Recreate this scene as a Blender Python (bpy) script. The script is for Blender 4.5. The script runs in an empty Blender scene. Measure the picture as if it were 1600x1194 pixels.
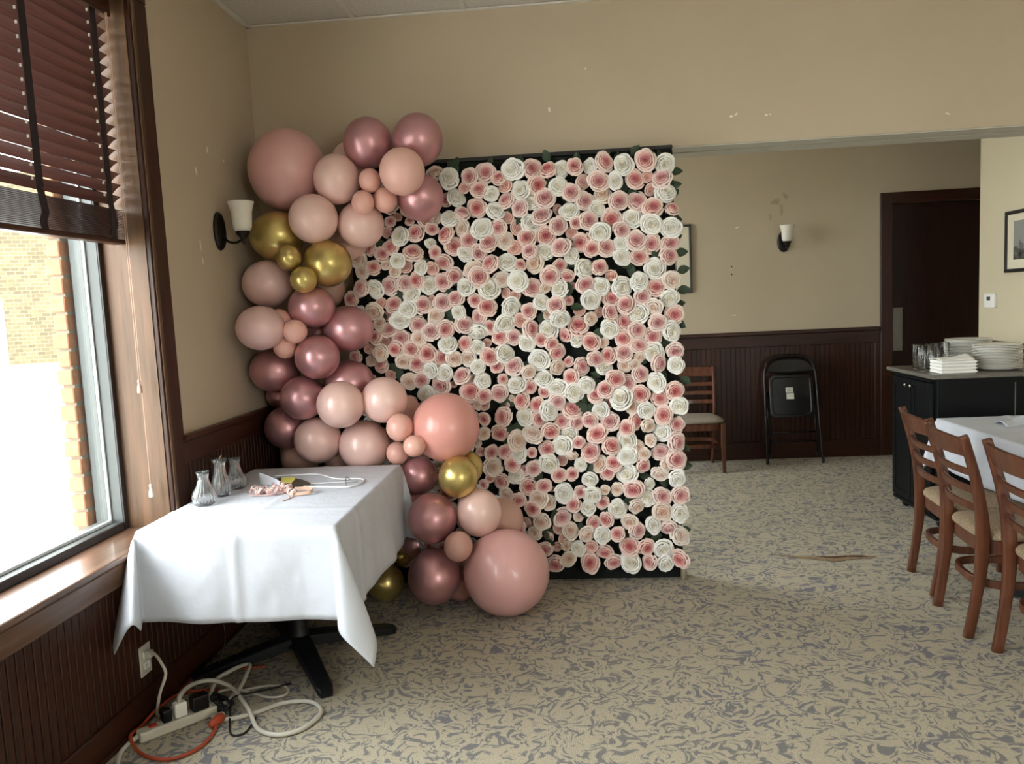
import bpy, bmesh, math, random
from mathutils import Vector, Matrix
rnd = random.Random(11)
PI = math.pi
C = bpy.context.scene.collection
sc = bpy.context.scene

# ---------------------------------------------------------------- camera, sky, exposure
cam = bpy.data.cameras.new('camera')
cam.sensor_width = 36.0
cam.lens = 36.0 * 1212.0 / 1600.0
cam.clip_start = 0.05
cam.clip_end = 300
camo = bpy.data.objects.new('camera', cam)
camo.matrix_world = Matrix(((0.995878, 0.039435, 0.08168, 0.0), (0.07731, 0.101867, -0.991789, 0.0),
                            (-0.047432, 0.994016, 0.098398, 1.55), (0, 0, 0, 1)))
C.objects.link(camo)
sc.camera = camo
world = bpy.data.worlds.new('overcast_sky')
sc.world = world
world.use_nodes = True
wn = world.node_tree.nodes
wl = world.node_tree.links
bg = wn['Background']
SKY = 14.0
bg.inputs[0].default_value = (0.96, 0.98, 1.0, 1)
bg.inputs[1].default_value = SKY
sc.view_settings.view_transform = 'Standard'
sc.view_settings.look = 'None'
sc.view_settings.gamma = 1.0
sc.view_settings.use_curve_mapping = False
sc.view_settings.exposure = 0.22


def portal(name, loc, rot, sx, sy):
    l = bpy.data.lights.new(name, 'AREA')
    l.shape = 'RECTANGLE'
    l.size = sx
    l.size_y = sy
    l.cycles.is_portal = True
    o = bpy.data.objects.new(name, l)
    o.location = loc
    o.rotation_euler = rot
    C.objects.link(o)


# room numbers
XW = -1.742          # plaster of the window wall
YM = 4.353           # front face of the dividing wall and its header
YB = 7.36            # back wall
ZC = 3.148           # ceiling
ZH = 2.36            # soffit of the header
XR = 3.203           # right wall of the back room
XE = 5.2             # right wall of the front room
YF = -3.6            # wall behind the camera
# windows in the left wall: (y0, y1)
WIN = [(1.70, 3.13), (-0.6, 1.3), (-2.9, -1.0), (5.0, 6.9)]
ZS, ZT = 0.66, 2.86  # sill and head of the window openings
for i, (a, b) in enumerate(WIN):
    portal('portal_%d' % i, (-2.2, (a + b) / 2, (ZS + ZT) / 2), (0, -PI / 2, 0), ZT - ZS, b - a)


# unseen window added behind the camera to brighten the left wall and roses
ADDED_WIN = [(2.9, 4.3)]
for i, (a, b) in enumerate(ADDED_WIN):
    portal('portal_front_%d' % i, ((a + b) / 2, YF - 0.25, (ZS + ZT) / 2), (PI / 2, 0, 0), b - a, ZT - ZS)


# ---------------------------------------------------------------- materials
def lin(h):
    h = h.lstrip('#')
    v = [int(h[i:i + 2], 16) / 255 for i in (0, 2, 4)]
    return tuple((c / 12.92 if c <= 0.04045 else ((c + 0.055) / 1.055) ** 2.4) for c in v) + (1,)


def newmat(name):
    m = bpy.data.materials.new(name)
    m.use_nodes = True
    nt = m.node_tree
    return m, nt, nt.nodes['Principled BSDF']


def setin(b, **k):
    for n, v in k.items():
        n = n.replace('_', ' ')
        if n in b.inputs:
            b.inputs[n].default_value = v


def nd(nt, t, **k):
    n = nt.nodes.new(t)
    for a, v in k.items():
        setattr(n, a, v)
    return n


def mat(name, col, rough=0.5, metal=0.0, var=0.12, scale=8.0, bump=0.0, bscale=60.0, stretch=(1, 1, 1), spec=0.5, col2=None, coat=0.0):
    """Principled material with a noise variation in colour and optional fine relief."""
    m, nt, b = newmat(name)
    setin(b, Roughness=rough, Metallic=metal)
    b.inputs['Specular IOR Level'].default_value = spec
    if coat:
        b.inputs['Coat Weight'].default_value = coat
        b.inputs['Coat Roughness'].default_value = 0.12
    tc = nd(nt, 'ShaderNodeTexCoord')
    mp = nd(nt, 'ShaderNodeMapping')
    mp.inputs['Scale'].default_value = stretch
    nt.links.new(tc.outputs['Object'], mp.inputs[0])
    no = nd(nt, 'ShaderNodeTexNoise')
    no.inputs['Scale'].default_value = scale
    no.inputs['Detail'].default_value = 5
    nt.links.new(mp.outputs[0], no.inputs['Vector'])
    r = nd(nt, 'ShaderNodeValToRGB')
    c = lin(col)
    if col2:
        c2 = lin(col2)
    else:
        c2 = tuple(x * (1 - var) for x in c[:3]) + (1,)
        c = tuple(min(1, x * (1 + var * 0.6)) for x in c[:3]) + (1,)
    r.color_ramp.elements[0].color = c2
    r.color_ramp.elements[1].color = c
    r.color_ramp.elements[0].position = 0.3
    r.color_ramp.elements[1].position = 0.7
    nt.links.new(no.outputs['Fac'], r.inputs[0])
    nt.links.new(r.outputs[0], b.inputs['Base Color'])
    if bump:
        n2 = nd(nt, 'ShaderNodeTexNoise')
        n2.inputs['Scale'].default_value = bscale
        n2.inputs['Detail'].default_value = 3
        nt.links.new(mp.outputs[0], n2.inputs['Vector'])
        bp = nd(nt, 'ShaderNodeBump')
        bp.inputs['Strength'].default_value = bump
        bp.inputs['Distance'].default_value = 0.004
        nt.links.new(n2.outputs['Fac'], bp.inputs['Height'])
        nt.links.new(bp.outputs[0], b.inputs['Normal'])
    return m


def wood(name, c1, c2, rough=0.35, axis='z', scale=1.0, coat=0.0, spec=0.35):
    st = {'z': (14, 14, 0.9), 'y': (14, 0.9, 14), 'x': (0.9, 14, 14)}[axis]
    return mat(name, c1, rough, 0, scale=3.0 * scale, stretch=st, col2=c2, bump=0.05, bscale=12, coat=coat, spec=spec)


M = {}
M['plaster'] = mat('tan_painted_plaster', '#bbab94', 0.75, var=0.05, scale=1.3, bump=0.06, bscale=140, spec=0.3)
M['plaster_back'] = mat('tan_painted_plaster_of_the_back_room', '#bbad95', 0.75, var=0.05, scale=1.1, bump=0.06, bscale=140, spec=0.3)
M['cream'] = mat('cream_painted_plaster', '#d2c6aa', 0.75, var=0.04, scale=1.1, bump=0.06, bscale=140, spec=0.3)
M['chip'] = mat('white_bare_plaster', '#e4ddd0', 0.8, var=0.1, scale=40)
M['soot'] = mat('sooty_smear', '#aa9c82', 0.8, var=0.12, scale=30)
M['soffit'] = mat('grey_painted_track', '#bcb7a9', 0.6, var=0.06)
M['ceil_tile'] = mat('mineral_fibre_tile', '#d8d2ca', 0.9, var=0.1, scale=60, bump=0.5, bscale=220)
M['tbar'] = mat('white_metal_grid', '#dcd6cc', 0.5, var=0.03)
M['dark_wood'] = wood('dark_stained_wood', '#3e1f10', '#281208', 0.44)
M['dark_wood_y'] = wood('dark_stained_wood_rail', '#452414', '#2d1509', 0.42, 'y')
M['dark_wood_x'] = wood('dark_stained_wood_rail_across', '#3e1f10', '#281208', 0.44, 'x')
M['jamb_wood'] = wood('brown_stained_jamb_wood', '#6b4e38', '#4e3926', 0.44)
M['sill_wood'] = wood('brown_sill_wood', '#705341', '#523b2b', 0.30, 'y', coat=0.25)
M['door_wood'] = wood('near_black_brown_door_wood', '#2c1308', '#190a04', 0.46)
M['blind_wood'] = wood('reddish_brown_blind_slat', '#5f3c35', '#472c27', 0.42, 'y')
M['tape'] = mat('dark_brown_ladder_tape', '#271a1a', 0.85, var=0.2, scale=60, bump=0.3, bscale=300)
M['chair_wood'] = wood('walnut_brown_chair_wood', '#693e29', '#4a281a', 0.36, coat=0.15)
M['seat_fabric'] = mat('beige_flecked_upholstery', '#b09a7c', 0.9, scale=160, col2='#6d5c48', bump=0.3, bscale=220)
M['seat_grey'] = mat('grey_beige_upholstery', '#a29688', 0.9, scale=120, col2='#83786b', bump=0.3, bscale=220)
M['linen'] = mat('white_table_linen', '#cbcfd8', 0.75, var=0.03, scale=5, bump=0.5, bscale=30)
M['napkin'] = mat('white_folded_linen', '#f1efe9', 0.8, var=0.03, scale=9, bump=0.2, bscale=60)
M['black_paint'] = mat('black_cabinet_paint', '#080b0c', 0.5, var=0.15, scale=5, bump=0.05, bscale=50, spec=0.18)
M['worktop'] = mat('grey_cabinet_top', '#6c675e', 0.35, var=0.15, scale=12)
M['steel'] = mat('brushed_steel', '#b9b6ae', 0.32, 1.0, var=0.1, scale=30, stretch=(1, 1, 20))
M['pushplate'] = mat('dull_steel_plate', '#8d887e', 0.42, 0.7, var=0.1, scale=30)
M['alu'] = mat('grey_anodised_aluminium', '#4e5150', 0.5, 0.2, var=0.06, scale=10)
M['alu_dark'] = mat('dark_window_gasket', '#2a2523', 0.5, var=0.1)
M['alu_highlight'] = mat('aluminium_bead_painted_highlight', '#d9dcdb', 0.35, 0.3, var=0.04)  # pale tone stands in for the highlight on the glass stop
M['iron'] = mat('black_cast_iron', '#15171a', 0.45, 0.2, var=0.2, scale=20, bump=0.1, bscale=120)
M['bronze'] = mat('dark_bronze_metal', '#1e1a18', 0.38, 0.5, var=0.2, scale=20)
M['porcelain'] = mat('white_glazed_china', '#e4e0d8', 0.16, var=0.02, spec=0.6)
M['plastic_w'] = mat('off_white_plastic', '#cfcabb', 0.4, var=0.05)
M['plastic_t'] = mat('white_thermostat_plastic', '#f0eee8', 0.4, var=0.02)
M['cord_w'] = mat('white_cord_jacket', '#c6c2b6', 0.42, var=0.05)
M['cord_o'] = mat('orange_cord_jacket', '#b0482a', 0.45, var=0.12)
M['cord_b'] = mat('black_cord_jacket', '#101012', 0.45, var=0.1)
M['red'] = mat('red_rocker_switch', '#b3261b', 0.35, var=0.1)
M['brass'] = mat('plug_prong_metal', '#c9c2b2', 0.3, 0.9, var=0.05)
M['fold_black'] = mat('black_enamelled_steel', '#0b0b0c', 0.34, 0.0, var=0.1, spec=0.4)
M['paper'] = mat('white_paper_label', '#dcd9cf', 0.8, var=0.03)
M['matboard'] = mat('cream_picture_mat', '#d9d0b8', 0.85, var=0.04)
M['frame_black'] = mat('black_picture_frame', '#1c1717', 0.4, var=0.1)
M['leaf'] = mat('dark_green_cloth_leaf', '#35492f', 0.6, scale=20, col2='#1d2c1b', bump=0.2)
M['leaf_b'] = mat('bright_green_bud', '#7f9a3d', 0.6, var=0.1)
M['turf'] = mat('blackish_green_backing', '#10160f', 0.95, scale=30, col2='#070a08', bump=0.6, bscale=90)
M['frame_tube'] = mat('black_wall_frame', '#121110', 0.6, var=0.1)
M['pvc'] = mat('pale_tan_pole', '#a59a83', 0.5, var=0.06)
M['ribbon'] = mat('pale_pink_satin_ribbon', '#e3c1ba', 0.4, var=0.06)
M['tan'] = mat('tan_kraft_card', '#c6a28e', 0.8, var=0.08)
M['yellow'] = mat('yellow_paper_tag', '#d8cf6c', 0.75, var=0.05)
M['pouch'] = mat('dark_green_packet', '#4a463a', 0.45, var=0.3, scale=30)
M['hanger'] = mat('white_plastic_hanger', '#e4e4e6', 0.35, var=0.02)
M['clear'] = mat('frosted_card', '#dfdfe6', 0.4, var=0.02)
M['pavement'] = mat('pale_concrete_paving', '#c9c7c0', 0.9, var=0.06, scale=2)
M['brick_near'] = mat('orange_buff_brick', '#a8765a', 0.9, var=0.2, scale=25, bump=0.3, bscale=80)
M['mortar'] = mat('grey_mortar', '#8c8577', 0.95, var=0.1, scale=20)
M['mortar_w'] = M['mortar']
M['far_white'] = mat('white_far_door', '#d8d8d8', 0.7, var=0.03)
M['far_glass'] = mat('dark_far_window_glass', '#54595c', 0.2, var=0.1)
M['tear'] = mat('bare_carpet_backing', '#a58c6a', 0.95, scale=60, col2='#7c654a')
M['tear_dark'] = mat('torn_brown_edge', '#5f3d28', 0.95, scale=60, col2='#3c2618')
M['twine'] = mat('brown_dried_stem', '#8a6a44', 0.9, var=0.3, scale=40)
M['chip_dark'] = mat('dark_screw_hole', '#2a2420', 0.9)


def balloon_mat(name, col, rough, metal, deep=None, coat=0.0, sss=0.0, spec=0.5):
    m, nt, b = newmat(name)
    setin(b, Roughness=rough, Metallic=metal)
    b.inputs['Specular IOR Level'].default_value = spec
    if coat:
        b.inputs['Coat Weight'].default_value = coat
        b.inputs['Coat Roughness'].default_value = 0.1
    tc = nd(nt, 'ShaderNodeTexCoord')
    no = nd(nt, 'ShaderNodeTexNoise')
    no.inputs['Scale'].default_value = 1.6
    nt.links.new(tc.outputs['Object'], no.inputs['Vector'])
    r = nd(nt, 'ShaderNodeValToRGB')
    c = lin(col)
    r.color_ramp.elements[0].color = tuple(x * 0.94 for x in c[:3]) + (1,)
    r.color_ramp.elements[1].color = c
    nt.links.new(no.outputs['Fac'], r.inputs[0])
    nt.links.new(r.outputs[0], b.inputs['Base Color'])
    if sss:
        b.inputs['Subsurface Weight'].default_value = sss
        b.inputs['Subsurface Radius'].default_value = (0.06, 0.025, 0.02)
        b.inputs['Subsurface Scale'].default_value = 0.6
    return m


MB_ = {
    'big': balloon_mat('dusty_pink_latex', '#daa6a1', 0.33, 0, coat=0.25),
    'bigpeach': balloon_mat('salmon_pink_latex', '#dd9b90', 0.33, 0, coat=0.25),
    'pink': balloon_mat('pearl_blush_latex', '#edc6bc', 0.34, 0.08, coat=0.3),
    'peachy': balloon_mat('peach_pink_latex', '#e9b8aa', 0.36, 0, coat=0.2),
    'pale': balloon_mat('pearl_pale_pink_latex', '#e4bfba', 0.34, 0.08, coat=0.3),
    'peach': balloon_mat('small_peach_latex', '#e8b2a3', 0.36, 0, coat=0.2),
    'dusty': balloon_mat('matte_nude_latex', '#c79e90', 0.5, 0),
    'dustypeach': balloon_mat('matte_nude_pink_latex', '#cb9b90', 0.45, 0),
    'dark': balloon_mat('deep_dusty_pink_latex', '#b27f78', 0.4, 0),
    'rose': balloon_mat('rose_chrome_latex', '#cb989c', 0.35, 0.7, coat=0.12),
    'gold': balloon_mat('gold_chrome_latex', '#cbb672', 0.31, 0.82, coat=0.08),
}


def rose_mat(name, stops, rough=0.75):
    m, nt, b = newmat(name)
    setin(b, Roughness=rough)
    b.inputs['Specular IOR Level'].default_value = 0.25
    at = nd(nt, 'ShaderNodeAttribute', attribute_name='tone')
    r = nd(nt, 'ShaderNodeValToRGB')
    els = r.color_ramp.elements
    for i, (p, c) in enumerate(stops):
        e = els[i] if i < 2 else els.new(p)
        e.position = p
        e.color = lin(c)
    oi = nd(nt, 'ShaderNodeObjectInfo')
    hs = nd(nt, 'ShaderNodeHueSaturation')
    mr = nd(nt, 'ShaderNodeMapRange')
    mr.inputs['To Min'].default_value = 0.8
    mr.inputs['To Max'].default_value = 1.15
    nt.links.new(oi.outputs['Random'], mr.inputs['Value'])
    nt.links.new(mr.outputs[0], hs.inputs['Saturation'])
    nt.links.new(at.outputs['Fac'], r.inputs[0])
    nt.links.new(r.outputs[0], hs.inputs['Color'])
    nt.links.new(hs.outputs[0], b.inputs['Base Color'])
    return m


MR = {
    'p': rose_mat('pink_foam_petals', [(0.0, '#c4747a'), (1.0, '#f1ddd5'), (0.38, '#db9696'), (0.72, '#e9bcb4')]),
    'w': rose_mat('white_foam_petals', [(0.0, '#e6ddc8'), (1.0, '#f4f2ec'), (0.5, '#f0ece2')]),
    'c': rose_mat('blush_cream_foam_petals', [(0.0, '#dfb79f'), (1.0, '#f0e3d8'), (0.5, '#ead2c3')]),
    'o': rose_mat('peach_bud_petals', [(0.0, '#d69f95'), (1.0, '#eccfc4'), (0.5, '#e2b8ae')]),
}


def glass_pane_mat(name, tint, gloss=0.07):
    m = bpy.data.materials.new(name)
    m.use_nodes = True
    nt = m.node_tree
    nt.nodes.clear()
    out = nd(nt, 'ShaderNodeOutputMaterial')
    mx = nd(nt, 'ShaderNodeMixShader')
    tr = nd(nt, 'ShaderNodeBsdfTransparent')
    gl = nd(nt, 'ShaderNodeBsdfGlossy')
    tr.inputs[0].default_value = tint
    gl.inputs['Roughness'].default_value = 0.02
    mx.inputs[0].default_value = gloss
    nt.links.new(tr.outputs[0], mx.inputs[1])
    nt.links.new(gl.outputs[0], mx.inputs[2])
    nt.links.new(mx.outputs[0], out.inputs[0])
    return m


M['pane'] = glass_pane_mat('window_glass', (0.95, 0.97, 0.96, 1))
M['dirty_pane'] = M['pane']


def ribbed_glass(name, tint):
    m = bpy.data.materials.new(name)
    m.use_nodes = True
    nt = m.node_tree
    b = nt.nodes['Principled BSDF']
    setin(b, Roughness=0.04, IOR=1.45)
    b.inputs['Base Color'].default_value = tint
    b.inputs['Transmission Weight'].default_value = 0.965
    return m


M['glass'] = ribbed_glass('clear_pressed_glass', (0.96, 0.97, 0.97, 1))
M['tumbler_glass'] = ribbed_glass('clear_tumbler_glass', (0.97, 0.98, 0.98, 1))
M['tumbler_glass'].node_tree.nodes['Principled BSDF'].inputs['Transmission Weight'].default_value = 1.0
M['frosted'] = mat('frosted_white_shade_glass', '#d8d3c6', 0.45, var=0.06, scale=14)


def carpet_mat():
    m, nt, b = newmat('beige_carpet_with_blue_squiggles')
    setin(b, Roughness=0.95)
    b.inputs['Specular IOR Level'].default_value = 0.15
    tc = nd(nt, 'ShaderNodeTexCoord')
    L = nt.links.new

    def noise(scale, detail=2.0, dist=0.0, off=(0, 0, 0), st=(1, 1, 1)):
        mp = nd(nt, 'ShaderNodeMapping')
        mp.inputs['Location'].default_value = off
        mp.inputs['Scale'].default_value = st
        L(tc.outputs['Object'], mp.inputs[0])
        n = nd(nt, 'ShaderNodeTexNoise')
        n.inputs['Scale'].default_value = scale
        n.inputs['Detail'].default_value = detail
        n.inputs['Distortion'].default_value = dist
        L(mp.outputs[0], n.inputs['Vector'])
        return n.outputs['Fac']

    def math_(op, a, bb=None, v=None):
        n = nd(nt, 'ShaderNodeMath', operation=op)
        L(a, n.inputs[0])
        if bb is not None:
            L(bb, n.inputs[1])
        if v is not None:
            n.inputs[1].default_value = v
        return n.outputs[0]

    def maprange(a, f0, f1, t0=0.0, t1=1.0):
        n = nd(nt, 'ShaderNodeMapRange')
        n.inputs['From Min'].default_value = f0
        n.inputs['From Max'].default_value = f1
        n.inputs['To Min'].default_value = t0
        n.inputs['To Max'].default_value = t1
        L(a, n.inputs['Value'])
        return n.outputs[0]
    # short curved strokes: stretched noise on strongly warped coordinates, in two directions
    wv = nd(nt, 'ShaderNodeTexNoise')
    wv.inputs['Scale'].default_value = 8.0
    wv.inputs['Detail'].default_value = 1.0
    L(tc.outputs['Object'], wv.inputs['Vector'])
    ws = nd(nt, 'ShaderNodeVectorMath', operation='SCALE')
    ws.inputs['Scale'].default_value = 0.20
    L(wv.outputs['Color'], ws.inputs[0])
    wa = nd(nt, 'ShaderNodeVectorMath', operation='ADD')
    L(tc.outputs['Object'], wa.inputs[0])
    L(ws.outputs[0], wa.inputs[1])

    def strokes(st, off, lo, hi):
        mp = nd(nt, 'ShaderNodeMapping')
        mp.inputs['Location'].default_value = off
        mp.inputs['Scale'].default_value = st
        L(wa.outputs[0], mp.inputs[0])
        n = nd(nt, 'ShaderNodeTexNoise')
        n.inputs['Scale'].default_value = 1.0
        n.inputs['Detail'].default_value = 1.5
        n.inputs['Roughness'].default_value = 0.4
        L(mp.outputs[0], n.inputs['Vector'])
        return maprange(n.outputs['Fac'], lo, hi)
    lines = math_('MAXIMUM', strokes((24, 58, 15), (0, 0, 0), 0.56, 0.625), strokes((58, 24, 15), (5, 2, 3), 0.575, 0.64))
    # blue patches here and there, olive ones elsewhere
    tone = maprange(noise(2.3, 2.0, 0.3, (1, 1, 8)), 0.4, 0.6)
    rib = nd(nt, 'ShaderNodeTexWave')
    rib.inputs['Scale'].default_value = 95.0
    rib.inputs['Distortion'].default_value = 3.0
    rib.inputs['Detail'].default_value = 2.0
    rib.bands_direction = 'X'
    L(tc.outputs['Object'], rib.inputs['Vector'])
    grain = noise(220.0, 2.0)
    base = nd(nt, 'ShaderNodeMix', data_type='RGBA')
    base.inputs['A'].default_value = lin('#aaa08c')
    base.inputs['B'].default_value = lin('#c7bda7')
    L(maprange(grain, 0.35, 0.65), base.inputs['Factor'])
    dk = nd(nt, 'ShaderNodeMix', data_type='RGBA')
    dk.inputs['A'].default_value = lin('#525a6a')
    dk.inputs['B'].default_value = lin('#3d4d74')
    L(tone, dk.inputs['Factor'])
    fac = math_('MULTIPLY', lines, maprange(rib.outputs['Fac'], 0.0, 0.7, 0.55, 1.0))
    fac = math_('MULTIPLY', fac, v=0.78)
    mx = nd(nt, 'ShaderNodeMix', data_type='RGBA')
    L(fac, mx.inputs['Factor'])
    L(base.outputs['Result'], mx.inputs['A'])
    L(dk.outputs['Result'], mx.inputs['B'])
    L(mx.outputs['Result'], b.inputs['Base Color'])
    bp = nd(nt, 'ShaderNodeBump')
    bp.inputs['Strength'].default_value = 0.5
    bp.inputs['Distance'].default_value = 0.004
    h = math_('ADD', math_('MULTIPLY', rib.outputs['Fac'], v=0.6), grain)
    L(h, bp.inputs['Height'])
    L(bp.outputs[0], b.inputs['Normal'])
    return m


M['carpet'] = carpet_mat()


def far_brick_mat():
    m, nt, b = newmat('yellow_brick_of_the_building_opposite')
    setin(b, Roughness=0.95)
    tc = nd(nt, 'ShaderNodeTexCoord')
    mp = nd(nt, 'ShaderNodeMapping')
    mp.inputs['Rotation'].default_value = (PI / 2, 0, 0)
    nt.links.new(tc.outputs['Object'], mp.inputs[0])
    br = nd(nt, 'ShaderNodeTexBrick')
    br.inputs['Color1'].default_value = lin('#4a4230')
    br.inputs['Color2'].default_value = lin('#5c533c')
    br.inputs['Mortar'].default_value = lin('#6b6350')
    br.inputs['Scale'].default_value = 1.6
    br.inputs['Mortar Size'].default_value = 0.02
    nt.links.new(mp.outputs[0], br.inputs['Vector'])
    nt.links.new(br.outputs['Color'], b.inputs['Base Color'])
    return m


M['far_brick'] = far_brick_mat()


def photo_mat():
    """a grey landscape print: pale sky, dark crown of trees"""
    m, nt, b = newmat('black_and_white_photo_print')
    setin(b, Roughness=0.25)
    tc = nd(nt, 'ShaderNodeTexCoord')
    sp = nd(nt, 'ShaderNodeSeparateXYZ')
    nt.links.new(tc.outputs['Generated'], sp.inputs[0])
    no = nd(nt, 'ShaderNodeTexNoise')
    no.inputs['Scale'].default_value = 7
    no.inputs['Detail'].default_value = 6
    nt.links.new(tc.outputs['Generated'], no.inputs['Vector'])
    ad = nd(nt, 'ShaderNodeMath', operation='MULTIPLY_ADD')
    nt.links.new(no.outputs['Fac'], ad.inputs[0])
    ad.inputs[1].default_value = 1.1
    nt.links.new(sp.outputs['Z'], ad.inputs[2])
    r = nd(nt, 'ShaderNodeValToRGB')
    e = r.color_ramp.elements
    e[0].position = 0.55
    e[0].color = lin('#2b2b2b')
    e[1].position = 1.0
    e[1].color = lin('#8f8f8c')
    q = e.new(1.2 if False else 0.8)
    q.color = lin('#5c5c5a')
    nt.links.new(ad.outputs[0], r.inputs[0])
    nt.links.new(r.outputs[0], b.inputs['Base Color'])
    return m


M['photo'] = photo_mat()


# ---------------------------------------------------------------- mesh helpers
def obj(name, bm, m, parent=None, smooth=False, loc=None):
    me = bpy.data.meshes.new(name)
    bm.normal_update()
    bm.to_mesh(me)
    bm.free()
    if smooth:
        me.shade_smooth()
    if m:
        me.materials.append(m)
    o = bpy.data.objects.new(name, me)
    C.objects.link(o)
    if parent:
        o.parent = parent
    if loc:
        o.location = loc
    return o


def inst(name, me, parent=None, loc=(0, 0, 0), rot=(0, 0, 0), scale=(1, 1, 1)):
    o = bpy.data.objects.new(name, me)
    C.objects.link(o)
    o.parent = parent
    o.location = loc
    o.rotation_euler = rot
    o.scale = scale
    return o


def thing(name, label, cat, loc=(0, 0, 0), rz=0.0, group=None):
    o = bpy.data.objects.new(name, None)
    C.objects.link(o)
    o.location = loc
    o.rotation_euler = (0, 0, rz)
    o['label'] = label
    o['category'] = cat
    if group:
        o['group'] = group
    return o


def tag(o, label, cat, group=None):
    o['label'] = label
    o['category'] = cat
    if group:
        o['group'] = group
    return o


def struct(o):
    o['kind'] = 'structure'
    return o


def stuff(o):
    o['kind'] = 'stuff'
    return o


def dup(root, label, loc, rz, group=None):
    r = root.copy()
    C.objects.link(r)
    r.location = loc
    r.rotation_euler = (0, 0, rz)
    r['label'] = label
    if group:
        r['group'] = group
    for ch in list(root.children):
        c = ch.copy()
        C.objects.link(c)
        c.parent = r
        for g in list(ch.children):
            d = g.copy()
            C.objects.link(d)
            d.parent = c
    return r


def box(bm, x0, x1, y0, y1, z0, z1, bev=0.0, seg=1):
    r = bmesh.ops.create_cube(bm, size=1.0)
    vs = r['verts']
    for v in vs:
        v.co = Vector(((x0 + x1) / 2 + v.co.x * (x1 - x0), (y0 + y1) / 2 + v.co.y * (y1 - y0), (z0 + z1) / 2 + v.co.z * (z1 - z0)))
    if bev:
        es = list({e for v in vs for e in v.link_edges})
        bmesh.ops.bevel(bm, geom=es, offset=bev, segments=seg, affect='EDGES', profile=0.5)
    return bm


def bx(*a, **k):
    return box(bmesh.new(), *a, **k)


def rings(bm, rs, closed_ring=True, cap=True, loop=False):
    """skin a list of vertex-coordinate rings"""
    vr = [[bm.verts.new(p) for p in r] for r in rs]
    n = len(vr[0])
    m = len(vr)
    for i in range(m if loop else m - 1):
        a, b = vr[i], vr[(i + 1) % m]
        for j in range(n if closed_ring else n - 1):
            k = (j + 1) % n
            bm.faces.new((a[j], a[k], b[k], b[j]))
    if cap and not loop and closed_ring:
        try:
            bm.faces.new(list(reversed(vr[0])))
            bm.faces.new(vr[-1])
        except ValueError:
            pass
    return vr


def lathe(bm, prof, n=24, cx=0, cy=0, cap=True, flute=0, amp=0.0):
    rs = []
    for r, z in prof:
        q = []
        for j in range(n):
            a = 2 * PI * j / n
            rr = r * (1 + amp * math.cos(flute * a)) if flute else r
            q.append((cx + rr * math.cos(a), cy + rr * math.sin(a), z))
        rs.append(q)
    rings(bm, rs, cap=cap)
    return bm


def catmull(pts, sub=6, loop=False):
    P = [Vector(p) for p in pts]
    n = len(P)
    out = []
    for i in range(n if loop else n - 1):
        p0 = P[(i - 1) % n] if (loop or i > 0) else P[0] * 2 - P[1]
        p1, p2 = P[i], P[(i + 1) % n]
        p3 = P[(i + 2) % n] if (loop or i + 2 < n) else P[-1] * 2 - P[-2]
        for s in range(sub):
            t = s / sub
            out.append(0.5 * ((2 * p1) + (p2 - p0) * t + (2 * p0 - 5 * p1 + 4 * p2 - p3) * t * t + (3 * p1 - p0 - 3 * p2 + p3) * t ** 3))
    if not loop:
        out.append(P[-1])
    return out


def tube(bm, pts, r, n=8, loop=False):
    P = [Vector(p) for p in pts]
    rs = []
    up = Vector((0, 0, 1))
    prev = None
    m = len(P)
    for i in range(m):
        if loop:
            t = P[(i + 1) % m] - P[i - 1]
        else:
            t = P[min(i + 1, m - 1)] - P[max(i - 1, 0)]
        t.normalize()
        if prev is None:
            s = t.cross(up)
            if s.length < 0.05:
                s = t.cross(Vector((1, 0, 0)))
        else:
            s = prev - t * prev.dot(t)
        s.normalize()
        prev = s
        u = s.cross(t)
        rr = r[i] if isinstance(r, (list, tuple)) else r
        rs.append([P[i] + (s * math.cos(2 * PI * k / n) + u * math.sin(2 * PI * k / n)) * rr for k in range(n)])
    rings(bm, rs, loop=loop)
    return bm


def bar(bm, pts, side, w, h, loop=False):
    """sweep a rectangle: w along `side`, h across; w/h may be lists"""
    P = [Vector(p) for p in pts]
    m = len(P)
    rs = []
    for i in range(m):
        if loop:
            t = P[(i + 1) % m] - P[i - 1]
        else:
            t = P[min(i + 1, m - 1)] - P[max(i - 1, 0)]
        t.normalize()
        s = Vector(side) if not callable(side) else side(i)
        s = s - t * s.dot(t)
        s.normalize()
        u = s.cross(t)
        ww = (w[i] if isinstance(w, (list, tuple)) else w) / 2
        hh = (h[i] if isinstance(h, (list, tuple)) else h) / 2
        b = 0.2
        rs.append([P[i] + s * a * ww + u * c * hh for a, c in ((-1, -1 + b), (-1 + b, -1), (1 - b, -1), (1, -1 + b), (1, 1 - b), (1 - b, 1), (-1 + b, 1), (-1, 1 - b))])
    rings(bm, rs, loop=loop)
    return bm


def grid(bm, f, nu, nv):
    vs = [[bm.verts.new(f(i / nu, j / nv)) for j in range(nv + 1)] for i in range(nu + 1)]
    for i in range(nu):
        for j in range(nv):
            bm.faces.new((vs[i][j], vs[i + 1][j], vs[i + 1][j + 1], vs[i][j + 1]))
    return vs


def solidify(o, t):
    md = o.modifiers.new('thickness', 'SOLIDIFY')
    md.thickness = t
    md.offset = 0
    return o
# ================================================================ the setting
floor = struct(obj('floor', bx(-2.05, XE + 0.1, YF - 0.1, 7.5, -0.12, 0.0), M['carpet']))
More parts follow.
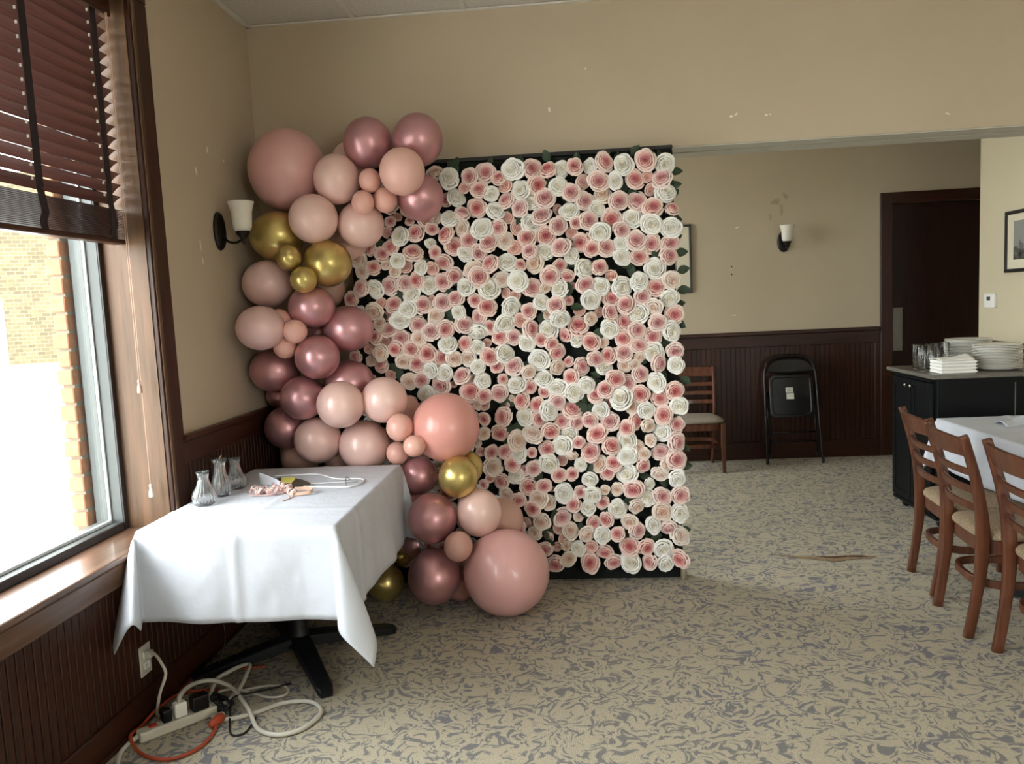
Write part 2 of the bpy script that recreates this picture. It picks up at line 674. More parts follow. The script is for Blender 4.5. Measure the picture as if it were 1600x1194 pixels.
# torn seam of the carpet in front of the folding chair
bm = bmesh.new()
pts = [(1.12, 4.60), (1.28, 4.545), (1.42, 4.53), (1.56, 4.555), (1.70, 4.525), (1.66, 4.495), (1.52, 4.475), (1.44, 4.44), (1.36, 4.485), (1.25, 4.52)]
bm.faces.new([bm.verts.new((x, y, 0.003)) for x, y in pts])
o = obj('carpet_tear', bm, M['tear'], floor)
o['label'] = 'frayed pale tear across the carpet'
bm = bmesh.new()
for q in ([(1.36, 4.535), (1.50, 4.53), (1.60, 4.545), (1.655, 4.515), (1.60, 4.505), (1.53, 4.515), (1.47, 4.50), (1.41, 4.51)],):
    bm.faces.new([bm.verts.new((x, y, 0.0045)) for x, y in q])
obj('torn_edge', bm, M['tear_dark'], floor)

# --- left wall with window openings
bm = bmesh.new()
ys = [YF]
for a, b in sorted(WIN):
    ys += [a, b]
ys += [7.5]
TH = 0.333            # wall thickness; outer brick skin
XO = XW - TH + 0.0
for i in range(0, len(ys), 2):
    box(bm, XO, XW, ys[i], ys[i + 1], -0.1, ZC + 0.15)
for a, b in WIN:
    box(bm, XO, XW, a, b, -0.1, ZS)
    box(bm, XO, XW, a, b, ZT, ZC + 0.15)
wall_left = struct(obj('wall_left', bm, M['plaster']))


def scuff(parent, m, pts, off, plane):
    """thin irregular flake of bare plaster on a wall; plane 'x' or 'y'"""
    for (u, z, w, h, tilt) in pts:
        bm = bmesh.new()
        n = 9
        vs = []
        for k in range(n):
            a = 2 * PI * k / n
            rr = rnd.uniform(0.6, 1.1)
            du, dz = w * rr * math.cos(a) * 0.5, h * rr * math.sin(a) * 0.5
            du, dz = du * math.cos(tilt) - dz * math.sin(tilt), du * math.sin(tilt) + dz * math.cos(tilt)
            vs.append(bm.verts.new((off, u + du, z + dz) if plane == 'x' else (u + du, off, z + dz)))
        f = bm.faces.new(vs)
        obj('paint_chip', bm, m, parent)


scuff(wall_left, M['chip'], [(3.745, 2.37, 0.02, 0.04, 0.2), (3.61, 2.25, 0.016, 0.055, 0.1), (3.59, 1.90, 0.014, 0.09, 0.1), (3.60, 1.83, 0.012, 0.04, 0.2), (3.92, 2.35, 0.012, 0.016, 0)], XW + 0.0012, 'x')


def wainscot_left(y0, y1, z0, z1, split):
    """beadboard planks on the window wall, each its own board"""
    w = 0.0385
    n = int(round((y1 - y0) / w))
    bm = bx(0, 0.011, 0.0015, w - 0.0035, 0, z1 - z0, 0.003)
    me = obj('plank', bm, M['dark_wood'], wall_left).data
    bpy.data.objects.remove(bpy.data.objects['plank'])
    for i in range(n):
        inst('plank', me, wall_left, (XW, y0 + i * w, z0))


obj('panel_backing', bx(XW, XW + 0.004, -2.0, YM, 0.0, 0.60), M['dark_wood'], wall_left)
obj('panel_backing', bx(XW, XW + 0.004, 3.235, YM, 0.60, 0.93), M['dark_wood'], wall_left)
wainscot_left(1.60, 3.18, 0.10, 0.60, True)
wainscot_left(3.18, YM - 0.005, 0.10, 0.94, True)
obj('chair_rail', bx(XW, XW + 0.022, 3.235, YM, 0.925, 1.022, 0.004), M['dark_wood_y'], wall_left)
obj('rail_cap', bx(XW, XW + 0.042, 3.235, YM, 1.022, 1.05, 0.008, 2), M['dark_wood_y'], wall_left)
bs = struct(obj('baseboard_left', bx(XW, XW + 0.022, YF, YM, 0.0, 0.125, 0.004), M['dark_wood_y']))
obj('shoe_mould', bx(XW + 0.022, XW + 0.032, 1.0, YM, 0.0, 0.018, 0.006), M['dark_wood_y'], bs)

# --- windows: wooden jamb, casing, sill, aluminium frame, pane
JX = -1.935          # where the wood meets the aluminium


def make_window(idx, a, b, full):
    w = struct(obj('window_%d' % idx, bx(JX - 0.13, XW + 0.0, b - 0.022, b - 0.0015, ZS + 0.02, ZT - 0.02), M['jamb_wood']))
    obj('jamb', bx(JX - 0.13, XW, a + 0.0015, a + 0.022, ZS + 0.02, ZT - 0.02), M['jamb_wood'], w)
    obj('head_jamb', bx(JX - 0.13, XW, a + 0.022, b - 0.022, ZT - 0.022, ZT - 0.0015), M['jamb_wood'], w)
    obj('sill', bx(JX - 0.01, XW + 0.022, a - 0.10, b + 0.10, ZS - 0.005, ZS + 0.021, 0.008, 2), M['sill_wood'], w)
    obj('apron', bx(XW, XW + 0.015, a - 0.10, b + 0.10, ZS - 0.088, ZS - 0.006, 0.003), M['sill_wood'], w)
    for (y0, y1) in ((b - 0.018, b + 0.116), (a - 0.116, a + 0.018)):
        obj('casing', bx(XW, XW + 0.020, y0, y1, ZS + 0.021, ZT + 0.0, 0.003), M['dark_wood'], w)
    for (y0, y1) in ((b - 0.012, b + 0.012), ):
        obj('casing_bead', bx(XW + 0.0205, XW + 0.027, y0, y1, ZS + 0.021, ZT - 0.02, 0.003), M['jamb_wood'], w)
    obj('head_casing', bx(XW, XW + 0.021, a - 0.116, b + 0.116, ZT + 0.001, ZT + 0.12, 0.003), M['dark_wood'], w)
    # aluminium frame
    y0, y1 = a + 0.022, b - 0.022
    f = obj('frame_stile', bx(JX - 0.125, JX, y1 - 0.026, y1, ZS + 0.02, ZT - 0.022, 0.004), M['alu'], w)
    obj('glazing_bead', bx(JX - 0.062, JX - 0.050, y1 - 0.036, y1 - 0.026, ZS + 0.06, ZT - 0.05, 0.002), M['alu_highlight'], f)
    obj('gasket', bx(JX - 0.0005, JX + 0.006, y1 - 0.028, y1, ZS + 0.021, ZT - 0.022, 0.001), M['alu_dark'], f)
    obj('frame_stile', bx(JX - 0.125, JX, y0, y0 + 0.055, ZS + 0.02, ZT - 0.022, 0.004), M['alu'], w)
    obj('frame_head', bx(JX - 0.125, JX, y0 + 0.055, y1 - 0.055, ZT - 0.075, ZT - 0.022, 0.004), M['alu'], w)
    r = obj('frame_bottom', bx(JX - 0.125, JX - 0.012, y0 + 0.055, y1 - 0.027, ZS + 0.021, ZS + 0.052, 0.004), M['alu'], w)
    obj('gasket', bx(JX - 0.012, JX + 0.004, y0, y1 - 0.03, ZS + 0.0212, ZS + 0.054, 0.003), M['alu_dark'], r)
    obj('glazing_bead', bx(JX - 0.06, JX - 0.045, y0 + 0.06, y1 - 0.037, ZS + 0.052, ZS + 0.066, 0.002), M['alu_highlight'], r)
    obj('glass_pane', bx(JX - 0.072, JX - 0.066, y0 + 0.05, y1 - 0.024, ZS + 0.05, ZT - 0.07), M['pane'], w)
    return w


for i, (a, b) in enumerate(WIN):
    make_window(i + 1, a, b, i == 0)

# outer brick return beside the first window: single bricks with recessed mortar
obj('mortar_core', bx(XO - 0.052, XO - 0.002, 3.06, 3.75, 0.24, 2.97), M['mortar'], wall_left)
for k in range(36):
    z = 0.25 + k * 0.0755
    dx = 0.010 if k % 2 else 0.0
    bm = bx(XO - 0.068 + dx + rnd.uniform(-0.004, 0.004), XO - 0.001, 3.048 + rnd.uniform(-0.003, 0.003), 3.16, z, z + 0.0645, 0.004)
    obj('brick', bm, M['brick_near'], wall_left)

# --- dividing wall with the wide opening: header, stub at left
bm = bmesh.new()
box(bm, XW, XE, YM, YM + 0.30, ZH, ZC + 0.15)
box(bm, XW, -0.95, YM, YM + 0.30, 0, ZH)
box(bm, XR, XE, YM, YM + 0.30, 0, ZH)
wall_mid = struct(obj('wall_middle', bm, M['plaster']))
obj('track_slot', bx(-0.95, XR, YM + 0.136, YM + 0.164, ZH - 0.003, ZH - 0.0005), M['alu_dark'], wall_mid)
obj('partition_track', bx(-0.95, XR, YM + 0.0, YM + 0.135, ZH - 0.008, ZH - 0.0005, 0.002), M['soffit'], wall_mid)
obj('partition_track', bx(-0.95, XR, YM + 0.165, YM + 0.30, ZH - 0.008, ZH - 0.0005, 0.002), M['soffit'], wall_mid)
scuff(wall_mid, M['chip'], [(-0.085, 2.60, 0.014, 0.04, 0.0), (0.885, 2.50, 0.026, 0.014, 0.1), (0.91, 2.507, 0.03, 0.014, 0.7), (1.07, 2.494, 0.02, 0.012, 0.1), (1.09, 2.496, 0.012, 0.01, 0), (2.0, 2.44, 0.03, 0.008, -0.4), (0.12, 2.80, 0.01, 0.012, 0)], YM - 0.0012, 'y')
obj('stub_panelling', bx(XW + 0.045, -0.95, YM - 0.012, YM, 0.1, 0.94), M['dark_wood'], wall_mid)
obj('chair_rail', bx(XW + 0.045, -0.95, YM - 0.022, YM, 0.925, 1.022, 0.004), M['dark_wood_x'], wall_mid)
obj('rail_cap', bx(XW + 0.045, -0.95, YM - 0.042, YM, 1.022, 1.05, 0.008, 2), M['dark_wood_x'], wall_mid)

# --- back wall with the door
DX0, DX1, DZ = 2.895, 3.83, 2.30
bm = bmesh.new()
box(bm, -2.2, DX0, YB, YB + 0.14, 0, ZC + 0.15)
box(bm, DX1, 4.3, YB, YB + 0.14, 0, ZC + 0.15)
box(bm, DX0, DX1, YB, YB + 0.14, DZ, ZC + 0.15)
wall_back = struct(obj('wall_back', bm, M['plaster_back']))
# beadboard too fine to pick apart at this distance: one strip of real boards
bm = bmesh.new()
x = -1.70
while x < 2.74:
    box(bm, x, x + 0.036, YB - 0.011, YB, 0.16, 1.06, 0.0)
    x += 0.045
p = stuff(obj('beadboard', bm, M['dark_wood'], wall_back))
obj('panel_backing', bx(-1.735, 2.79, YB - 0.005, YB, 0.1, 1.1), M['dark_wood'], wall_back)
obj('frieze_board', bx(-1.735, 2.79, YB - 0.020, YB, 1.055, 1.165, 0.004), M['dark_wood_x'], wall_back)
obj('rail_cap', bx(-1.735, 2.79, YB - 0.040, YB, 1.165, 1.200, 0.008, 2), M['dark_wood_x'], wall_back)
obj('end_stile', bx(2.745, 2.792, YB - 0.018, YB, 0.16, 1.055, 0.003), M['dark_wood'], wall_back)
obj('cornice_ledge', bx(2.79, 2.794, YB - 0.006, YB, 1.2, 1.21), M['cream'], wall_back)
struct(obj('baseboard_back', bx(-1.735, 2.79, YB - 0.022, YB, 0.0, 0.165, 0.004), M['dark_wood_x']))
scuff(wall_back, M['chip'], [(1.53, 2.16, 0.05, 0.012, 0.5), (1.47, 1.785, 0.012, 0.012, 0), (1.495, 1.36, 0.06, 0.012, 0)], YB - 0.0012, 'y')
scuff(wall_back, M['chip_dark'], [(1.475, 1.808, 0.016, 0.018, 0), (1.475, 1.735, 0.016, 0.018, 0)], YB - 0.0018, 'y')
scuff(wall_back, M['soot'], [(1.88, 2.37, 0.10, 0.06, 0.4), (1.83, 2.24, 0.04, 0.06, 0.2), (1.93, 2.30, 0.04, 0.14, 0.1), (1.965, 2.42, 0.05, 0.08, 0.5)], YB - 0.0010, 'y')

obj('door_light_block', bx(DX0 - 0.1, DX1 + 0.1, YB + 0.141, YB + 0.2, 0, DZ + 0.1), M['plaster_back'], wall_back)  # unseen panel added behind the door to block a light leak
door = struct(obj('door_1', bx(DX0 + 0.005, DX1 - 0.005, YB + 0.05, YB + 0.095, 0.008, DZ - 0.005, 0.003), M['door_wood']))
o = obj('push_plate', bx(2.915, 3.015, YB + 0.047, YB + 0.0505, 0.965, 1.36, 0.001), M['pushplate'], door)
o['label'] = 'dull metal push plate'
fr = struct(obj('trim_1', bx(2.795, 2.900, YB - 0.024, YB + 0.002, 0, DZ + 0.095, 0.004), M['dark_wood']))
obj('head_casing', bx(2.900, 3.925, YB - 0.024, YB + 0.002, DZ - 0.005, DZ + 0.095, 0.004), M['dark_wood_x'], fr)
obj('casing', bx(3.825, 3.925, YB - 0.024, YB + 0.002, 0, DZ - 0.006, 0.004), M['dark_wood'], fr)
obj('door_stop', bx(2.895, 2.912, YB + 0.003, YB + 0.045, 0, DZ - 0.006, 0.002), M['dark_wood'], fr)

# --- right wall of the back room, ending in a free edge before the door recess
bm = bmesh.new()
box(bm, XR, XR + 0.14, YM + 0.30, 6.437, 0, ZC + 0.15)
wall_right = struct(obj('wall_right', bm, M['cream']))
obj('frieze_board', bx(XR - 0.020, XR, YM + 0.30, 6.30, 0.98, 1.075, 0.004), M['dark_wood_y'], wall_right)
obj('rail_cap', bx(XR - 0.036, XR, YM + 0.30, 6.30, 1.075, 1.108, 0.008, 2), M['dark_wood_y'], wall_right)
obj('panelling', bx(XR - 0.012, XR, YM + 0.30, 6.30, 0.0, 0.98), M['dark_wood'], wall_right)
bm = bmesh.new()
box(bm, 4.2, 4.34, 6.3, YB, 0, ZC + 0.15)
box(bm, XR + 0.14, 4.34, 6.297, 6.437, 0, ZC + 0.15)
struct(obj('wall_recess', bm, M['plaster_back']))

# --- front room: right wall and the wall behind the camera with the added window
struct(obj('wall_east', bx(XE, XE + 0.14, YF, YM + 0.3, 0, ZC + 0.15), M['cream']))
bm = bmesh.new()
box(bm, -2.2, ADDED_WIN[0][0], YF - 0.2, YF, 0, ZC + 0.15)
box(bm, ADDED_WIN[0][1], XE + 0.1, YF - 0.2, YF, 0, ZC + 0.15)
for a, b in ADDED_WIN:
    box(bm, a, b, YF - 0.2, YF, 0, ZS)
    box(bm, a, b, YF - 0.2, YF, ZT, ZC + 0.15)
struct(obj('wall_front', bm, M['cream']))
for i, (a, b) in enumerate(ADDED_WIN):  # added window out of view, there only to light the room
    w = struct(obj('window_%d' % (5 + i), bx(a + 0.04, b - 0.04, YF - 0.104, YF - 0.098, ZS + 0.04, ZT - 0.04), M['pane']))
    obj('frame_stile', bx(a + 0.001, a + 0.05, YF - 0.13, YF - 0.07, ZS + 0.05, ZT - 0.05), M['alu'], w)
    obj('frame_stile', bx(b - 0.05, b - 0.001, YF - 0.13, YF - 0.07, ZS + 0.05, ZT - 0.05), M['alu'], w)
    obj('frame_bottom', bx(a + 0.001, b - 0.001, YF - 0.13, YF - 0.07, ZS + 0.001, ZS + 0.05), M['alu'], w)
    obj('frame_head', bx(a + 0.001, b - 0.001, YF - 0.13, YF - 0.07, ZT - 0.05, ZT - 0.001), M['alu'], w)

# --- ceilings: slab, grid bars, lay-in tiles
ceil = struct(obj('ceiling', bx(-2.1, XE + 0.1, YF - 0.2, 7.5, ZC + 0.022, ZC + 0.15), M['ceil_tile']))
tb = bx(0.0125, 0.6095, 0.0125, 1.2065, 0, 0.012, 0.002)
tme = obj('tile', tb, M['ceil_tile']).data
bpy.data.objects.remove(bpy.data.objects['tile'])
x0 = -1.742
for i in range(11):
    for j in range(7):
        y1 = YM - j * 1.22
        if y1 - 1.22 < YF - 0.3:
            continue
        inst('tile', tme, ceil, (x0 + i * 0.61 - 0.002, y1 - 1.22, ZC + 0.008))
for i in range(1, 11):
    obj('grid_bar', bx(x0 + i * 0.61 - 0.014, x0 + i * 0.61 + 0.012, YF, YM, ZC - 0.002, ZC + 0.007), M['tbar'], ceil)
for j in range(1, 7):
    obj('grid_bar', bx(XW, XE, YM - j * 1.22 - 0.012, YM - j * 1.22 + 0.012, ZC - 0.003, ZC + 0.006), M['tbar'], ceil)
obj('wall_angle', bx(XW, XW + 0.022, YF, YM, ZC - 0.004, ZC + 0.004), M['tbar'], ceil)
obj('wall_angle', bx(XW, XE, YM - 0.022, YM, ZC - 0.004, ZC + 0.004), M['tbar'], ceil)

# ================================================================ outdoors
gr = struct(obj('ground', bx(-60, XO - 0.12, -60, 70, -0.4, -0.2), M['pavement']))
g2 = struct(obj('ground', bx(XO - 0.12, 20, -60, YF - 0.25, -0.4, -0.2), M['pavement']))
far = thing('building', 'pale yellow brick building across the lot, seen through the window', 'building', (-22.2, 30.0, -0.2), math.atan2(30.675 - 29.643, -20.932 + 23.243))
obj('wall', bx(-26, 14, 0, 6, 0.28, 8), M['far_brick'], far)
obj('curb', bx(-26.2, 14.2, -0.25, 6.2, 0.0, 0.28, 0.03), M['far_white'], far)
d = obj('door', bx(-2.2, -0.7, -0.06, 0.02, 0.28, 2.9, 0.02), M['far_white'], far)
obj('corner_pipe', bx(1.62, 1.8, -0.1, 0.0, 0.28, 3.1, 0.02), M['far_white'], far)
wn_ = obj('window', bx(-2.4, -1.1, -0.05, 0.02, 4.3, 5.9, 0.02), M['far_white'], far)
obj('pane', bx(-2.25, -1.25, -0.07, -0.045, 4.45, 5.75), M['far_glass'], wn_)
wn_ = obj('window', bx(-8.6, -5.1, -0.05, 0.02, 1.3, 3.3, 0.02), M['far_white'], far)
obj('pane', bx(-8.45, -5.25, -0.07, -0.045, 1.45, 3.15), M['far_glass'], wn_)
# ================================================================ window blind
bl = thing('window_blind', 'dark reddish brown wooden blind half raised in the left window', 'blind', (-1.835, 0, 0))
BY0, BY1 = 1.735, 3.088
obj('headrail', bx(-0.03, 0.03, BY0, BY1, 2.785, 2.836, 0.003), M['dark_wood_y'], bl)
obj('valance', bx(0.034, 0.046, BY0, BY1 + 0.004, 2.768, 2.836, 0.003), M['dark_wood_y'], bl)
bm = bmesh.new()
# slightly crowned slat
rs = []
for y in (BY0, BY1):
    rs.append([(x, y, z) for x, z in ((-0.025, 0.0), (-0.0125, 0.0022), (0, 0.003), (0.0125, 0.0022), (0.025, 0.0), (0.025, -0.0022), (0.0125, 0.0), (0, 0.0008), (-0.0125, 0.0), (-0.025, -0.0022))])
rings(bm, rs)
slat = obj('slat', bm, M['blind_wood'], bl)
sme = slat.data
bpy.data.objects.remove(slat)
T0 = math.radians(37.5)
NS = 16
for i in range(NS):
    z = 2.05 + i * 0.0465
    inst('slat', sme, bl, (rnd.uniform(-0.001, 0.001), rnd.uniform(-0.002, 0.002), z), (0, -(T0 + rnd.uniform(-0.02, 0.02)), rnd.uniform(-0.002, 0.002)))
for i in range(19):
    inst('slat', sme, bl, (rnd.uniform(-0.0015, 0.0015), rnd.uniform(-0.003, 0.003), 1.898 + i * 0.0061), (0, rnd.uniform(-0.02, 0.02), 0))
obj('bottom_rail', bx(-0.026, 0.026, BY0, BY1, 1.872, 1.892, 0.004), M['dark_wood_y'], bl)
for y in (1.83, 2.19, 2.585, 2.995):
    bm = bmesh.new()
    box(bm, 0.0285, 0.0300, y - 0.019, y + 0.019, 2.03, 2.785)
    tp = obj('ladder_tape', bm, M['tape'], bl)
    # slack tape bunched over the stacked slats
    pts = [(0.0292, y, 2.03), (0.036, y - 0.005, 2.005), (0.033, y + 0.006, 1.975), (0.040, y, 1.945), (0.033, y - 0.004, 1.915), (0.034, y, 1.885)]
    bm = bmesh.new()
    bar(bm, catmull(pts, 4), (0, 1, 0), 0.036, 0.003)
    obj('slack_tape', bm, M['tape'], tp)
    bm = bmesh.new()
    for i in range(NS):
        z = 2.05 + i * 0.0465
        box(bm, 0.020, 0.0275, y - 0.027, y - 0.0245, z + 0.002, z + 0.013)
    stuff(obj('ladder_cord', bm, M['cord_w'], tp))
pc = obj('pull_cord', tube(bmesh.new(), [(0.052, 3.045, 2.77), (0.05, 3.045, 2.2), (0.05, 3.04, 1.31)], 0.0012, 5), M['tan'], bl)
obj('tassel', lathe(bmesh.new(), [(0.002, 0.055), (0.006, 0.05), (0.005, 0.038), (0.0105, 0.012), (0.010, 0.0), (0.004, -0.003)], 10), M['tan'], pc, True, (0.05, 3.04, 1.265))
pc = obj('pull_cord', tube(bmesh.new(), [(0.055, 3.05, 2.77), (0.052, 3.055, 2.0), (0.05, 3.052, 0.87)], 0.0012, 5), M['tan'], bl)
obj('tassel', lathe(bmesh.new(), [(0.002, 0.055), (0.006, 0.05), (0.005, 0.038), (0.0105, 0.012), (0.010, 0.0), (0.004, -0.003)], 10), M['plastic_w'], pc, True, (0.05, 3.052, 0.825))

# ================================================================ flower wall
fw = thing('flower_wall', 'tall flower wall of pink and white roses with dark leaves', 'flower wall', (0, 0, 0))
FX0, FX1 = -1.20, 0.565
obj('backing', bx(FX0, FX1 - 0.01, 4.236, 4.262, 0.004, 2.325, 0.004), M['turf'], fw)
for x in (FX0 + 0.02, FX1 - 0.035):
    obj('upright', bx(x - 0.018, x + 0.018, 4.264, 4.300, 0.0, 2.33, 0.004), M['frame_tube'], fw)
obj('top_rail', bx(FX0, FX1 - 0.01, 4.225, 4.300, 2.326, 2.348, 0.004), M['frame_tube'], fw)
obj('bottom_rail', bx(FX0, FX1 - 0.01, 4.264, 4.300, 0.02, 0.05, 0.004), M['frame_tube'], fw)
o = obj('stand_foot', lathe(bmesh.new(), [(0.017, 0.0), (0.017, 0.13)], 14, FX1 - 0.012, 4.215), M['pvc'], fw, True)
o['label'] = 'pale tan pole under the right edge'


def rose_mesh(name, m, seed, bud=False):
    """spiral rose, unit radius, looking along -y; 'tone' runs from heart (0) to outer rim (1).
    Every petal leans outwards from the foot of the next ring and rolls its lip over."""
    r_ = random.Random(seed)
    bm = bmesh.new()
    tl = bm.verts.layers.float.new('tone')
    if bud:
        layers = [(3, 0.84, 0.40, 0.9), (3, 0.58, 0.55, 0.6), (3, 0.34, 0.60, 0.35), (2, 0.16, 0.62, 0.2)]
    else:
        layers = [(5, 0.88, 0.08, 1.0), (5, 0.72, 0.30, 0.95), (4, 0.55, 0.44, 0.72), (4, 0.41, 0.52, 0.5), (3, 0.28, 0.56, 0.34), (2, 0.15, 0.57, 0.2)]
    a0 = r_.uniform(0, 6.28)
    nl = len(layers)
    for li, (n, R, hgt, tone) in enumerate(layers):
        a0 += 0.6
        Rin = layers[li + 1][1] * 0.93 if li + 1 < nl else 0.02
        lip = 0.13 if li == 0 else (0.09 if li == 1 else 0.05 if li < 4 else 0.025)
        dep = 0.32 if li < 2 else 0.30
        for k in range(n):
            ac = a0 + 2 * PI * k / n + r_.uniform(-0.15, 0.15)
            half = PI / n * r_.uniform(1.18, 1.42)
            Rk = R * r_.uniform(0.94, 1.05)
            hk = hgt + r_.uniform(-0.04, 0.05)
            pk = r_.uniform(0.02, 0.20) if li < 2 else (r_.uniform(0.0, 0.08) if li == 2 else 0.02)
            nu = 7 if li < 3 else 6
            # (radius, height, tone) along the petal, foot to rolled lip; low tone paints crease shade
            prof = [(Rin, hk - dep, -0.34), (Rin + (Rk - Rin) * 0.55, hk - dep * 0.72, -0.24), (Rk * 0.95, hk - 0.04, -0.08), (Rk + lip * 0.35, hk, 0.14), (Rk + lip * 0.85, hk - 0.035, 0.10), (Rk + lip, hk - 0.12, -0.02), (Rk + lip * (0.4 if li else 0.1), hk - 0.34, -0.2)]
            if li == 0:
                prof.append((0.5, -0.5, -0.4))
            vs = []
            for i in range(nu + 1):
                s = -1 + 2 * i / nu
                drop = 0.16 * abs(s) ** 3 + 0.05 * s
                grow = 0.97 + pk * (1 - abs(s)) ** 1.3 + 0.06 * s
                a = ac + s * half
                row = []
                for j, (rad, hh, dt) in enumerate(prof):
                    g = grow if j > 1 else 1.0
                    v = bm.verts.new((rad * g * math.cos(a), -(hh - drop * (j > 0)), rad * g * math.sin(a)))
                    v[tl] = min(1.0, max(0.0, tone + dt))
                    row.append(v)
                vs.append(row)
            for i in range(nu):
                for j in range(len(prof) - 1):
                    bm.faces.new((vs[i][j], vs[i][j + 1], vs[i + 1][j + 1], vs[i + 1][j]))
    me = bpy.data.meshes.new(name)
    bm.normal_update()
    bm.to_mesh(me)
    bm.free()
    me.shade_smooth()
    me.materials.append(m)
    return me


